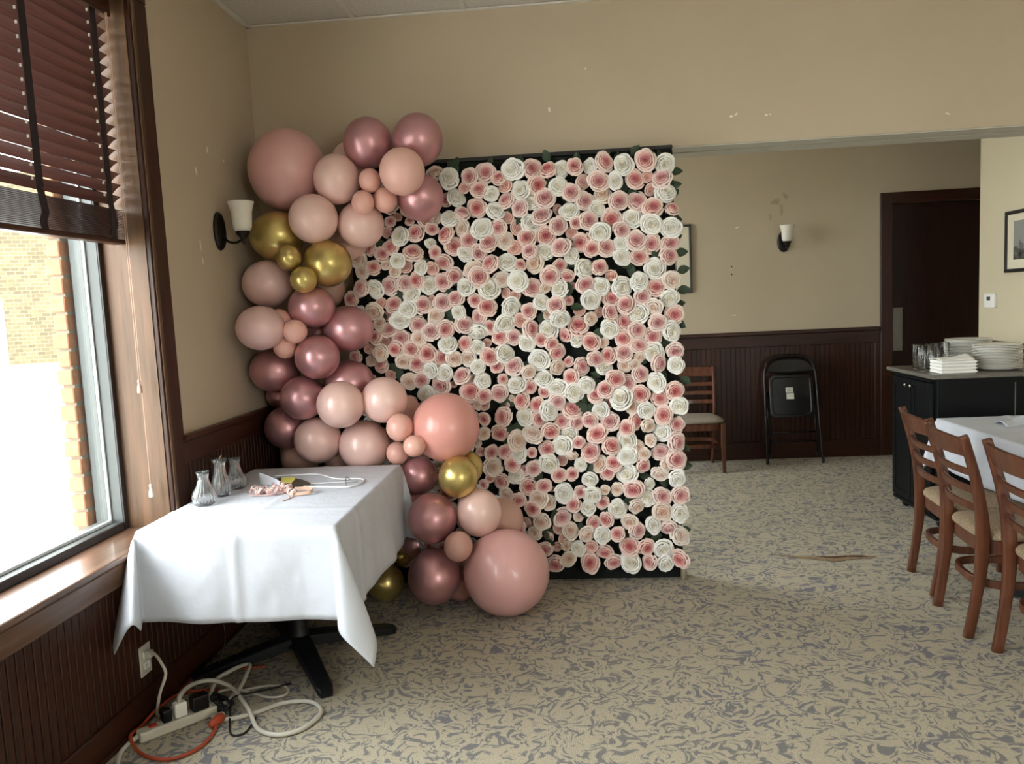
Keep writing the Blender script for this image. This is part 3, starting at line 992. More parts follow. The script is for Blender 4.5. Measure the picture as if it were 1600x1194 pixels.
RM = {k: [rose_mesh({'p': 'pink_rose', 'w': 'white_rose', 'c': 'cream_rose', 'o': 'peach_rosebud'}[k], MR[k], 10 * i + ord(k), k == 'o') for i in range(4)] for k in 'pwco'}
RN = {'p': 'pink_rose', 'w': 'white_rose', 'c': 'cream_rose', 'o': 'rosebud'}
ROSES = 'w-625,4148,2237,50;p-516,4154,2235,41;p-433,4177,2254,47;p-363,4168,2223,35;w-287,4149,2260,53;p-186,4162,2256,47;p-101,4164,2249,40;o-544,4166,2181,31;w-595,4174,2136,44;p-468,4150,2166,40;w-404,4161,2142,38;o-328,4181,2178,35;w-250,4162,2151,45;p-160,4168,2174,48;p-330,4175,2104,41;w-193,4183,2090,38;p-122,4156,2102,48;p-486,4171,2075,46;w-391,4173,2055,45;p-256,4157,2060,43;p-564,4145,2046,37;p-653,4184,2127,31;w-636,4157,2026,41;p-146,4158,2014,46;o-323,4196,2018,32;w-202,4168,1975,47;p-374,4164,1964,41;o-281,4191,1959,37;w-465,4146,1960,51;c-572,4173,1974,39;p-660,4160,1942,44;p-731,4149,1975,31;p-538,4171,1908,42;p-622,4182,1880,46;p-431,4153,1886,44;c-345,4170,1895,42;p-225,4157,1903,43;p-126,4175,1909,47;o-296,4189,1858,37;p-215,4154,1831,38;w-135,4178,1826,42;w-561,4171,1835,39;p-490,4172,1837,39;p-726,4178,1852,31;c-707,4177,2032,28;w-749,4190,1903,26;w-31,4180,2252,38;p39,4149,2253,40;w119,4179,2255,38;p195,4161,2270,45;w291,4164,2250,48;p407,4151,2265,49;w508,4173,2245,46;p161,4157,2173,48;o76,4195,2176,38;w246,4156,2168,39;p351,4167,2173,44;o412,4176,2183,30;p491,4170,2170,49;w-53,4153,2162,43;p16,4152,2124,43;w507,4175,2096,49;o427,4190,2120,33;p85,4168,2077,45;c182,4182,2101,42;p262,4153,2065,45;p361,4179,2060,47;p437,4152,2023,48;p538,4184,2013,35;w146,4170,2034,38;w4,4169,2027,47;o-62,4214,2046,28;p220,4176,1978,48;w328,4177,1974,47;w429,4147,1936,49;w527,4160,1914,48;p101,4148,1974,43;p35,4153,1966,30;p-59,4154,1954,43;o10,4194,1916,31;w159,4150,1909,48;p270,4157,1916,39;p346,4165,1857,48;p427,4179,1837,43;p523,4184,1837,43;p59,4173,1866,47;p113,4154,1826,38;p187,4167,1831,45;w266,4173,1842,38;p-51,4147,1845,46;p-98,4187,1906,21;p-89,4175,2108,23;p514,4169,1769,43;p359,4172,1772,41;w271,4172,1776,43;w5,4166,1793,36;o-923,4197,2055,21;p-958,4168,2028,26;o-987,4195,1973,30;w-908,4150,1946,45;p-825,4164,1958,42;p-964,4166,1892,39;p-849,4176,1856,47;p-1015,4161,1857,36;w-930,4146,1818,37;p-1067,4166,1789,36;c-998,4168,1800,26;o-889,4190,1781,32;w-807,4161,1775,37;o-743,4175,1769,34;p-682,4181,1796,41;c-949,4161,1760,32;p-855,4174,2023,22;p-1074,4174,1883,30;c-1129,4164,1769,34;p-1136,4149,1679,42;w-1066,4167,1673,44;p-987,4182,1685,45;p-903,4168,1696,39;p-835,4175,1709,41;w-769,4183,1680,44;p-694,4179,1694,44;p-629,4175,1719,42;w-872,4178,1630,44;p-968,4178,1580,45;w-891,4155,1553,47;p-807,4164,1572,44;p-697,4159,1583,44;p-625,4155,1600,41;o-758,4198,1599,26;c-1077,4158,1551,45;o-1036,4185,1591,32;o-1017,4198,1524,25;w-935,4149,1498,46;c-738,4163,1515,41;w-614,4161,1524,39;p-841,4173,1470,43;p-767,4149,1428,44;p-688,4152,1440,44;c-1052,4166,1482,34;p-1000,4161,1448,38;p-938,4172,1403,42;c-840,4158,1394,39;p-1075,4153,1410,34;o-1031,4197,1385,33;w-680,4155,1356,46;p-882,4151,1339,41;p-968,4156,1342,41;c-1055,4159,1325,41;o-1119,4184,1347,29;p-796,4166,1310,45;p-723,4182,1282,42;c-647,4150,1276,39;c-933,4162,1272,39;p-861,4172,1257,42;c-1118,4195,1282,28;p-1061,4185,1254,37;p-1194,4151,1310,32;p-1201,4166,1625,37;c-795,4195,1242,29;p-428,4147,1774,44;w-340,4169,1779,45;p-268,4167,1762,28;c-191,4176,1764,45;p-58,4183,1749,33;c-523,4167,1749,44;p-491,4145,1709,50;w-567,4148,1659,44;w-444,4162,1645,52;c-371,4179,1691,42;w-284,4154,1678,51;p-214,4172,1639,46;p-114,4161,1695,47;c-142,4171,1633,27;w-68,4173,1625,44;p-520,4157,1585,34;p-457,4160,1548,47;o-353,4206,1616,27;o-303,4195,1603,27;w-328,4176,1539,49;w-169,4166,1560,39;p-87,4151,1538,45;p-235,4163,1512,39;p-506,4180,1496,41;o-280,4183,1467,37;c-134,4199,1491,29;w-67,4145,1466,45;p-587,4159,1456,44;w-520,4176,1413,47;p-448,4172,1439,34;w-366,4167,1453,52;p-230,4172,1418,44;w-137,4180,1409,48;p-396,4172,1382,42;p-325,4167,1379,39;w-254,4167,1344,43;p-175,4172,1356,35;p-119,4158,1334,34;p-589,4172,1356,37;w-519,4170,1330,36;o-472,4206,1352,22;w-378,4164,1293,48;p-456,4146,1279,44;c-574,4166,1275,41;p-93,4179,1285,42;w-190,4171,1250,51;p-22,4171,1691,33;p-22,4176,1563,26;p-327,4159,1220,47;p-422,4174,1223,34;w-524,4148,1229,36;c-93,4180,1209,39;p-35,4195,1232,26;p-45,4183,1379,36;w67,4150,1726,48;p149,4150,1727,37;w443,4181,1706,50;o214,4176,1685,33;p72,4156,1643,43;w155,4160,1626,43;w265,4171,1618,49;w355,4151,1641,45;c525,4164,1641,45;p444,4171,1607,43;o6,4204,1637,18;w97,4145,1558,46;p207,4177,1560,42;p281,4162,1523,45;p369,4162,1565,43;w510,4167,1548,45;c429,4156,1506,42;o37,4210,1504,30;c93,4153,1461,33;o136,4197,1492,26;p198,4152,1489,38;w349,4170,1477,49;p267,4181,1432,40;p537,4180,1460,46;p444,4150,1422,43;w191,4170,1397,46;p28,4181,1422,49;p335,4153,1389,41;w517,4162,1375,47;p266,4174,1345,44;p417,4175,1348,46;w14,4178,1340,30;p91,4171,1334,44;c153,4187,1328,28;p345,4159,1303,41;w419,4171,1266,49;p535,4168,1269,41;p184,4173,1258,41;p263,4165,1268,44;p111,4158,1241,39;c345,4177,1240,25;c267,4182,1199,34;c315,4168,1204,28;p445,4151,1205,44;w533,4145,1194,41;p35,4179,1204,42;w154,4185,1198,42;w-785,4154,1216,39;w-709,4156,1197,42;p-614,4153,1183,43;c-908,4169,1161,41;p-840,4164,1167,40;p-735,4178,1132,46;w-818,4153,1093,42;o-671,4210,1132,19;w-501,4164,1151,39;c-554,4192,1161,24;p-572,4177,1091,53;p-910,4196,1051,27;p-500,4165,1066,37;c-542,4184,1018,26;p-500,4182,1011,24;p-505,4153,941,31;c-511,4165,859,32;o-1015,4212,1199,29;c-560,4196,807,27;c-250,4146,1188,35;w-167,4172,1149,44;p-24,4158,1152,39;w-9,4150,1069,46;p-392,4166,1153,26;w-323,4177,1120,47;p-246,4183,1106,34;w-99,4166,1092,48;p-171,4175,1072,29;p-414,4165,1077,43;p-296,4178,1032,43;p-213,4175,1005,39;w-148,4148,975,51;p-102,4154,1022,41;p-26,4180,969,50;o-385,4195,1009,24;c-346,4186,1041,21;w-284,4176,942,43;p-208,4170,924,36;p-83,4174,911,37;p-5,4167,904,39;p-398,4154,949,47;p-145,4152,861,43;w-44,4185,841,43;c-242,4145,847,47;p-425,4173,857,41;o-375,4210,867,22;c-328,4154,814,50;p1,4147,796,31;w-86,4161,778,50;p-168,4158,762,39;p-401,4163,753,36;w-327,4162,738,47;p-477,4183,749,36;p-253,4165,743,26;o-539,4213,753,27;c-39,4162,720,30;o-90,4213,685,29;w-161,4158,680,50;c-472,4174,670,47;p-363,4145,686,39;p-246,4163,657,40;w9,4172,666,32;p-296,4185,643,27;w-342,4177,619,42;p-111,4151,618,37;p-37,4161,619,32;w34,4185,1118,21;p215,4146,1133,44;p280,4178,1104,39;p347,4162,1152,41;w57,4155,1105,41;p157,4154,1078,41;p105,4171,1046,39;w239,4147,1026,56;p340,4155,1044,44;w431,4157,1103,47;p526,4155,1055,44;p446,4174,1015,41;w130,4169,964,42;o177,4211,994,26;c301,4173,971,32;w371,4157,957,41;p462,4158,928,46;w541,4150,975,44;p68,4155,914,39;p177,4169,900,46;p311,4174,894,39;p265,4157,864,39;c379,4159,870,35;w454,4177,831,46;p530,4183,869,40;p104,4148,840,47;p177,4148,769,44;w267,4175,793,50;p528,4165,775,47;c389,4162,791,31;p65,4170,737,47;c325,4175,746,39;w260,4148,711,46;p446,4183,722,42;c109,4183,666,42;p189,4162,671,39;p344,4164,655,36;c351,4156,719,31;p523,4168,680,49;c466,4168,650,30;w263,4166,609,52;p155,4181,619,37;c433,4165,604,39;p-429,4178,589,40;o-492,4182,605,25;p-282,4180,556,44;p-196,4150,558,37;w-88,4154,514,49;c-407,4174,517,35;p-339,4157,484,38;c-228,4150,493,47;p-261,4148,438,40;c-171,4177,459,36;p-39,4146,451,37;p1,4162,519,30;p-102,4183,373,46;o-293,4206,346,28;c-220,4160,355,43;c-257,4153,299,35;o-130,4210,304,29;o-180,4207,265,31;c-62,4172,301,43;o-107,4196,246,30;c-86,4181,214,30;o-140,4214,199,25;w-24,4166,199,38;c-76,4148,149,38;p-201,4148,206,35;p-150,4169,115,44;c-14,4189,372,25;p-529,4185,570,25;o-153,4205,531,15;w55,4157,587,39;w379,4175,548,29;w526,4156,576,42;w67,4160,500,46;c134,4171,521,25;c202,4178,524,32;p291,4151,529,49;p443,4153,486,44;w362,4174,476,45;p541,4161,486,45;w39,4159,430,37;p122,4184,449,32;w203,4181,412,47;c303,4154,432,37;c438,4151,401,49;w537,4165,385,44;p69,4168,345,35;p136,4159,361,37;c264,4169,342,41;w392,4172,323,42;p473,4178,304,40;p301,4155,297,42;c534,4171,259,47;c28,4147,283,40;w115,4148,276,42;p194,4147,282,36;o53,4165,211,33;p122,4176,174,40;p259,4160,207,47;p350,4165,199,42;w441,4163,189,47;w452,4153,108,42;p528,4147,137,46;p40,4152,122,48;p170,4179,115,40;w263,4159,118,52;p365,4162,117,39;p-536,4175,207,41;p-846,4175,125,40;w-977,4175,818,37;p-1059,4175,2268,39;p-1104,4175,2197,43;c-1152,4175,1935,40;w-657,4175,586,37;p-1073,4175,2014,43;w-703,4175,734,38;w-1064,4175,175,41;p-1167,4175,1027,42;w-1034,4175,1002,45;p-1147,4175,583,40;w-1047,4175,737,38;w-1140,4175,923,45;c-1000,4175,441,48;w-620,4175,230,38;w-827,4175,511,40;p-617,4175,776,37;w-636,4175,371,48;p-940,4175,191,43;w-1045,4175,329,45;p-816,4175,1013,45;w-762,4175,695,38;w-950,4175,702,38;w-1164,4175,822,46;p-896,4175,2176,40;p-1039,4175,2128,48;w-972,4175,311,39;p-682,4175,1027,40;w-667,4175,914,42;w-804,4175,2223,48;w-997,4175,896,36;c-807,4175,803,44;w-1067,4175,599,37;w-420,4175,394,49;c-547,4175,390,46;p-870,4175,845,46;p-758,4175,326,42;w-1137,4175,266,40;p-869,4175,281,37;p-1142,4175,2126,44;p-751,4175,925,43;w-1027,4175,1106,49;c-705,4175,643,50;c-1102,4175,663,41;w-659,4175,285,38;w-742,4175,2160,44;p-392,4175,241,48;c-735,4175,825,37;p-1138,4175,1175,37;p-838,4175,666,47;w-1148,4175,2026,45;w-860,4175,936,48;p-1145,4175,1450,47;p-620,4175,133,42;w-1126,4175,123,47;w-264,4175,156,36;w-714,4175,427,43;c-798,4175,422,36;w-752,4175,1060,37;p-952,4175,2235,44;p-869,4175,585,38;c-875,4175,743,43;p-581,4175,648,40;p-1135,4175,452,46;p-949,4175,2122,46;w-1065,4175,495,38;w-1167,4175,380,39;w-505,4175,327,39;w-581,4175,946,40;p-839,4175,220,38;p-349,4175,315,43;p-638,4175,468,39;p-1125,4175,1088,42;c-579,4175,528,45;p-1061,4175,850,46;p-703,4175,121,48;p-957,4175,530,48;c-1005,4175,645,49;c-848,4175,2092,48;p-729,4175,530,46;p-1151,4175,733,42;p-773,4175,219,39;w-304,4175,256,36;p-876,4175,419,45;w-792,4175,597,38;w-631,4175,843,38;w-393,4175,142,36;p-768,4175,2029,39;w-454,4175,466,37;w-1030,4175,251,42;p-998,4175,152,37;w-470,4175,163,46;w-638,4175,699,47;w-1167,4175,1551,37;p-917,4175,361,38;w-702,4175,206,45;p-927,4175,640,37;w-1166,4175,200,43;c-1156,4175,1842,48;w-883,4175,2267,41;w-775,4175,130,37;c-700,4175,2268,42'
rows = []
for s in ROSES.split(';'):
    v = [int(q) / 1000 for q in s[1:].split(',')]
    rows.append((s[0], v[0], v[1], v[2], v[3]))
NSEEN = 436
order = sorted(range(len(rows)), key=lambda i: (i >= NSEEN, -rows[i][4]))
rest = []
rr_ = random.Random(5)
for n_, i in enumerate(order):
    k, x, y, z, r = rows[i]
    tl_ = 0.38 if k != 'o' else 0.5
    rot = (rr_.gauss(0, 0.6) * tl_ - 0.08, rr_.uniform(0, 2 * PI), rr_.gauss(0, 0.6) * tl_)
    # spin about the face axis first, then tilt
    Mx = Matrix.Translation((x, y + 0.008, z)) @ Matrix.Rotation(rot[0], 4, 'X') @ Matrix.Rotation(rot[2], 4, 'Z') @ Matrix.Rotation(rot[1], 4, 'Y')
    e = rr_.uniform(0.9, 1.06)
    sx = r * 1.16
    S = Matrix.Diagonal((sx * e, sx * rr_.uniform(0.8, 1.05), sx * (2 - e) * 0.99, 1))
    me = rr_.choice(RM[k])
    if n_ < 296:
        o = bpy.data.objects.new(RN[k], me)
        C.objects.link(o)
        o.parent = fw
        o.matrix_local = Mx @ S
    else:
        rest.append((k, me, Mx @ S))
# the smaller and hidden blooms: one mesh per colour
verts, faces, tones, mats = [], [], [], []
mi = {'p': 0, 'w': 1, 'c': 2, 'o': 3}
for k, me, mx in rest:
    b0 = len(verts)
    tn = me.attributes['tone'].data
    for i, v in enumerate(me.vertices):
        verts.append(mx @ v.co)
        tones.append(tn[i].value)
    for p in me.polygons:
        faces.append([b0 + q for q in p.vertices])
        mats.append(mi[k])
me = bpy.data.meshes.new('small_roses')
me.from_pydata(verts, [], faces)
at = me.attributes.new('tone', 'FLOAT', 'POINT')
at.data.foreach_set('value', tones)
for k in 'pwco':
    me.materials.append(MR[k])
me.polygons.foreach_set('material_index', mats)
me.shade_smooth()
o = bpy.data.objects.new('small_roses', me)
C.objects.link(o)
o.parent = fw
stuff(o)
# leaves
bm = bmesh.new()
prof = [(0.0, 0.02), (0.18, 0.24), (0.42, 0.36), (0.68, 0.30), (0.88, 0.14), (1.0, 0.0)]
L_ = [[bm.verts.new((t - 0.0, 0.10 * math.sin(t * 3) - 0.12 * t * t + (0.06 if s else 0) * abs(s), s * w)) for s in (-1, 0, 1)] for t, w in prof]
for i in range(len(L_) - 1):
    for j in range(2):
        try:
            bm.faces.new((L_[i][j], L_[i + 1][j], L_[i + 1][j + 1], L_[i][j + 1]))
        except ValueError:
            pass
bmesh.ops.remove_doubles(bm, verts=bm.verts, dist=0.001)
lf = obj('leaf', bm, M['leaf'], fw, True)
lme = lf.data
bpy.data.objects.remove(lf)
LE = []
for _ in range(4000):
    if len(LE) >= 235:
        break
    x, z = rr_.uniform(-1.15, 0.54), rr_.uniform(0.12, 2.3)
    if all((x - a[1]) ** 2 + (z - a[3]) ** 2 > (a[4] * 0.85) ** 2 for a in rows):
        LE.append((x, rr_.uniform(4.178, 4.208), z, rr_.uniform(0, 6.28), rr_.uniform(0.06, 0.095)))
for z in (0.95, 1.13, 1.41, 1.52, 1.60, 1.67, 1.78, 1.86, 2.07, 2.2, 0.75, 0.62, 0.45, 0.3):
    LE.append((0.555 + rr_.uniform(-0.02, 0.01), 4.205, z + rr_.uniform(-0.02, 0.02), rr_.uniform(-0.7, 0.7), rr_.uniform(0.05, 0.075)))
for x in (-0.60, -0.42, -0.25, -0.1, 0.05, 0.2, 0.25, 0.42, 0.5):
    LE.append((x, 4.205, 2.29 + rr_.uniform(-0.02, 0.02), rr_.uniform(1.0, 2.1), rr_.uniform(0.05, 0.07)))
for x, y, z, a, s in LE:
    o = bpy.data.objects.new('leaf', lme)
    C.objects.link(o)
    o.parent = fw
    o.matrix_local = Matrix.Translation((x, y, z)) @ Matrix.Rotation(-a, 4, 'Y') @ Matrix.Rotation(rr_.uniform(-0.6, 0.6), 4, 'X') @ Matrix.Diagonal((s, s, s, 1))

# ================================================================ balloons
def balloon_mesh():
    bm = bmesh.new()
    nu, nv = 40, 28
    rs = []
    for j in range(1, nv):
        th = PI * j / nv
        y = -math.cos(th)
        r = math.sin(th)
        if y > 0:
            r *= 1 - 0.10 * y ** 3
            y = y * (1 + 0.10 * y ** 4)
        rs.append([(r * math.cos(2 * PI * i / nu), y, r * math.sin(2 * PI * i / nu)) for i in range(nu)])
    rings(bm, rs)
    bmesh.ops.recalc_face_normals(bm, faces=bm.faces)
    me = bpy.data.meshes.new('balloon')
    bm.to_mesh(me)
    bm.free()
    me.shade_smooth()
    return me


def knot_mesh():
    bm = bmesh.new()
    prof = [(0.10, 1.06), (0.05, 1.12), (0.045, 1.15), (0.10, 1.19), (0.12, 1.21), (0.02, 1.215)]
    rings(bm, [[(r * math.cos(2 * PI * i / 10), y, r * math.sin(2 * PI * i / 10)) for i in range(10)] for r, y in prof])
    bmesh.ops.recalc_face_normals(bm, faces=bm.faces)
    me = bpy.data.meshes.new('knot')
    bm.to_mesh(me)
    bm.free()
    me.shade_smooth()
    return me


KINDW = {'big': 'pink_balloon', 'bigpeach': 'pink_balloon', 'pink': 'pink_balloon', 'peachy': 'pink_balloon', 'pale': 'pink_balloon', 'peach': 'mini_balloon',
         'dusty': 'pink_balloon', 'dustypeach': 'mini_balloon', 'dark': 'pink_balloon', 'rose': 'chrome_balloon', 'gold': 'gold_balloon'}
BM0, KM0 = balloon_mesh(), knot_mesh()
BME, KME = {}, {}
for k, m in MB_.items():
    BME[k] = BM0.copy()
    BME[k].materials.append(m)
    KME[k] = KM0.copy()
    KME[k].materials.append(m)
BALLS = [["big", -1.47, 4.08, 2.314, 0.199, 0.216], ["rose", -1.018, 4.031, 2.415, 0.125, 0.132], ["rose", -0.755, 4.029, 2.414, 0.128, 0.134], ["pink", -1.154, 4.2, 2.356, 0.11, 0.114], ["pink", -1.179, 3.98, 2.235, 0.118, 0.128], ["peach", -0.991, 3.92, 2.208, 0.055, 0.061], ["peachy", -0.811, 3.858, 2.231, 0.112, 0.117], ["rose", -0.761, 4.039, 2.129, 0.119, 0.122], ["peach", -1.028, 3.896, 2.097, 0.056, 0.061], ["peach", -0.928, 3.96, 2.115, 0.06, 0.067], ["pink", -1.295, 3.92, 2.035, 0.124, 0.124], ["pink", -1.079, 4.024, 2.004, 0.12, 0.12], ["gold", -1.522, 4.0, 1.967, 0.14, 0.127], ["gold", -1.252, 3.959, 1.809, 0.126, 0.121], ["gold", -1.409, 3.84, 1.84, 0.061, 0.064], ["gold", -1.337, 3.828, 1.727, 0.067, 0.067], ["pink", -1.2, 4.2, 1.946, 0.118, 0.118], ["pale", -1.586, 3.98, 1.721, 0.129, 0.122], ["rose", -1.64, 4.18, 1.705, 0.09, 0.095], ["pale", -1.568, 3.8, 1.496, 0.122, 0.111], ["rose", -1.339, 3.924, 1.589, 0.119, 0.109], ["dusty", -1.34, 4.2, 1.686, 0.102, 0.102], ["peach", -1.497, 3.88, 1.525, 0.059, 0.062], ["peach", -1.404, 3.834, 1.47, 0.061, 0.061], ["peach", -1.48, 3.88, 1.395, 0.059, 0.062], ["rose", -1.188, 4.035, 1.467, 0.136, 0.122], ["rose", -1.32, 3.9, 1.332, 0.115, 0.115], ["rose", -1.589, 4.0, 1.265, 0.133, 0.116], ["rose", -1.209, 4.05, 1.179, 0.137, 0.123], ["rose", -1.425, 3.93, 1.12, 0.117, 0.114], ["pink", -1.194, 3.83, 1.09, 0.12, 0.12], ["pink", -0.988, 3.913, 1.095, 0.119, 0.119], ["rose", -1.577, 4.061, 0.948, 0.115, 0.115], ["pink", -1.377, 3.983, 0.886, 0.126, 0.124], ["pink", -1.13, 3.995, 0.846, 0.136, 0.136], ["peach", -0.894, 3.82, 0.963, 0.068, 0.071], ["peach", -0.811, 3.755, 0.877, 0.056, 0.054], ["peach", -0.939, 3.923, 0.813, 0.057, 0.06], ["bigpeach", -0.674, 3.905, 0.943, 0.173, 0.178], ["rose", -0.843, 3.964, 0.682, 0.101, 0.101], ["gold", -0.605, 3.8, 0.705, 0.1, 0.106], ["gold", -0.575, 3.98, 0.715, 0.071, 0.087], ["rose", -0.747, 3.78, 0.5, 0.123, 0.128], ["pink", -0.513, 3.826, 0.511, 0.114, 0.123], ["dusty", -0.423, 4.004, 0.422, 0.119, 0.116], ["dustypeach", -0.603, 3.66, 0.39, 0.07, 0.074], ["big", -0.384, 3.773, 0.216, 0.216, 0.216], ["rose", -0.75, 3.763, 0.205, 0.133, 0.141], ["dark", -0.643, 3.917, 0.108, 0.091, 0.091], ["rose", -0.883, 3.98, 0.307, 0.075, 0.075], ["gold", -1.06, 3.97, 0.102, 0.1, 0.1], ["gold", -1.0, 4.12, 0.2, 0.062, 0.062], ["dusty", -1.541, 4.15, 0.763, 0.107, 0.103], ["pink", -1.315, 4.15, 0.756, 0.092, 0.092], ["rose", -1.649, 4.18, 1.112, 0.071, 0.071], ["rose", -0.9, 4.001, 0.547, 0.061, 0.061], ["rose", -1.373, 4.12, 1.458, 0.083, 0.076], ["dusty", -0.922, 4.071, 1.01, 0.089, 0.089]]
LABELS = [
 'huge dusty pink balloon at the top left of the garland', 'rose gold chrome balloon at the very top, left one of the top pair',
 'rose gold chrome balloon at the very top, right one of the top pair', 'pink balloon peeking out behind the left one of the top chrome pair',
 'blush balloon touching the right side of the huge top left balloon', 'mini peach balloon, upper one of the top trio, under the left top chrome balloon',
 'smooth peach balloon just below the right one of the top chrome pair', 'rose gold chrome balloon against the top left roses, below the smooth peach one',
 'mini peach balloon, lower left one of the top trio', 'mini peach balloon, lower right one of the top trio',
 'blush balloon directly above the pair of large gold balloons', 'blush balloon just below the top trio of mini balloons',
 'large gold chrome balloon beside the wall lamp', 'large gold chrome balloon near the roses, above the upper chrome balloons',
 'mini gold balloon, upper one of the pair between the large gold balloons', 'mini gold balloon, lower one of the pair between the large gold balloons',
 'pink balloon mostly hidden above the right large gold balloon', 'pale pink balloon at the far left just below the large gold balloon',
 'chrome balloon mostly hidden behind the upper pale pink balloon at the far left', 'lower of the two pale pink balloons at the far left',
 'rose gold chrome balloon right below the mini gold balloons', 'nude pink balloon half hidden below the right large gold balloon',
 'mini peach balloon, top one of the left trio', 'mini peach balloon, front one of the left trio', 'mini peach balloon, lowest one of the left trio',
 'rose gold chrome balloon that bulges over the roses at half height', 'rose gold chrome balloon right of the left trio of mini balloons',
 'rose gold chrome balloon farthest left, below the pale pink pair', 'rose gold chrome balloon behind the two blush balloons, beside the roses',
 'rose gold chrome balloon touching the left side of the upper blush balloon', 'blush balloon in front, at the middle of the garland above the table',
 'blush balloon beside the roses, left of the large salmon pink balloon', 'dark rose chrome balloon at lower left over the dark panelling',
 'blush balloon above the back edge of the table, left one', 'blush balloon resting at the back edge of the white table, right one',
 'mini peach balloon left of the large salmon pink balloon, largest of three', 'mini peach balloon in front, lower left of the large salmon pink balloon',
 'mini peach balloon half hidden beside the table corner', 'large salmon pink balloon in front of the roses at the garland bend',
 'rose chrome balloon just right of the back corner of the table', 'shiny gold balloon under the large salmon pink balloon',
 'gold balloon half hidden behind the shiny gold one beside the roses', 'rose chrome balloon with a bright reflection, right of the tablecloth',
 'pearl pink balloon under the shiny gold balloon', 'matte nude balloon behind the pearl pink one, beside the roses',
 'mini nude balloon above left of the huge balloon on the floor', 'huge dusty pink balloon on the carpet at the foot of the roses',
 'dark rose chrome balloon lowest beside the tablecloth', 'deep pink balloon in shade behind the huge balloon on the floor',
 'chrome balloon glimpsed between the two lower chrome balloons beside the tablecloth', 'gold balloon on the carpet in the shade behind the table',
 'small gold balloon glimpsed under the hanging tablecloth corner', 'dusty pink balloon low behind the table, left of the blush ones',
 'pink balloon glimpsed low between two blush balloons behind the table', 'chrome balloon mostly hidden at the left wall below the farthest left chrome one',
 'chrome balloon mostly hidden right of the hanging tablecloth edge', 'chrome balloon hidden behind the left trio of mini balloons',
 'nude balloon glimpsed between the blush balloon and the large salmon pink one']
rb = random.Random(4)
for i, (k, x, y, z, rx, rz) in enumerate(BALLS):
    o = bpy.data.objects.new(KINDW[k], BME[k])
    C.objects.link(o)
    tag(o, LABELS[i], 'balloon', 'balloons of the garland')
    rm = (rx + rz) / 2
    o.matrix_world = Matrix.Translation((x, y, z)) @ Matrix.Rotation(rb.uniform(-0.35, 0.35), 4, 'Z') @ Matrix.Rotation(rb.uniform(-0.3, 0.3), 4, 'X') @ Matrix.Diagonal((rx, rm, rz, 1))
    inst('knot', KME[k], o)
# ================================================================ left table and its cloth
TX0, TX1, TY0, TY1, TZ = -1.688, -0.915, 2.757, 3.868, 0.757


def make_table(label, loc, rz, sx, sy, zt, foot_ang):
    t = thing('pedestal_table', label, 'table', loc, rz)
    obj('table_top', bx(-sx / 2, sx / 2, -sy / 2, sy / 2, zt - 0.03, zt, 0.005), M['dark_wood_x'], t)
    obj('column', lathe(bmesh.new(), [(0.075, 0.07), (0.05, 0.10), (0.042, 0.14), (0.042, zt - 0.06), (0.06, zt - 0.05)], 20), M['iron'], t, True)
    obj('top_plate', bx(-0.16, 0.16, -0.16, 0.16, zt - 0.048, zt - 0.031, 0.004), M['iron'], t)
    for k in range(4):
        a = foot_ang + k * PI / 2
        u = Vector((math.cos(a), math.sin(a), 0))
        s = Vector((-math.sin(a), math.cos(a), 0))
        pts = [u * 0.03 + Vector((0, 0, 0.085)), u * 0.14 + Vector((0, 0, 0.070)), u * 0.30 + Vector((0, 0, 0.045)), u * 0.43 + Vector((0, 0, 0.026)), u * 0.455 + Vector((0, 0, 0.018))]
        f = obj('foot', bar(bmesh.new(), pts, s, [0.085, 0.08, 0.07, 0.065, 0.05], [0.055, 0.055, 0.045, 0.036, 0.03]), M['iron'], t)
    return t


make_table('black cast iron pedestal table under the white cloth by the window', ((TX0 + TX1) / 2, (TY0 + TY1) / 2, 0), 0, TX1 - TX0 - 0.006, TY1 - TY0 - 0.006, TZ - 0.003, math.radians(-57))


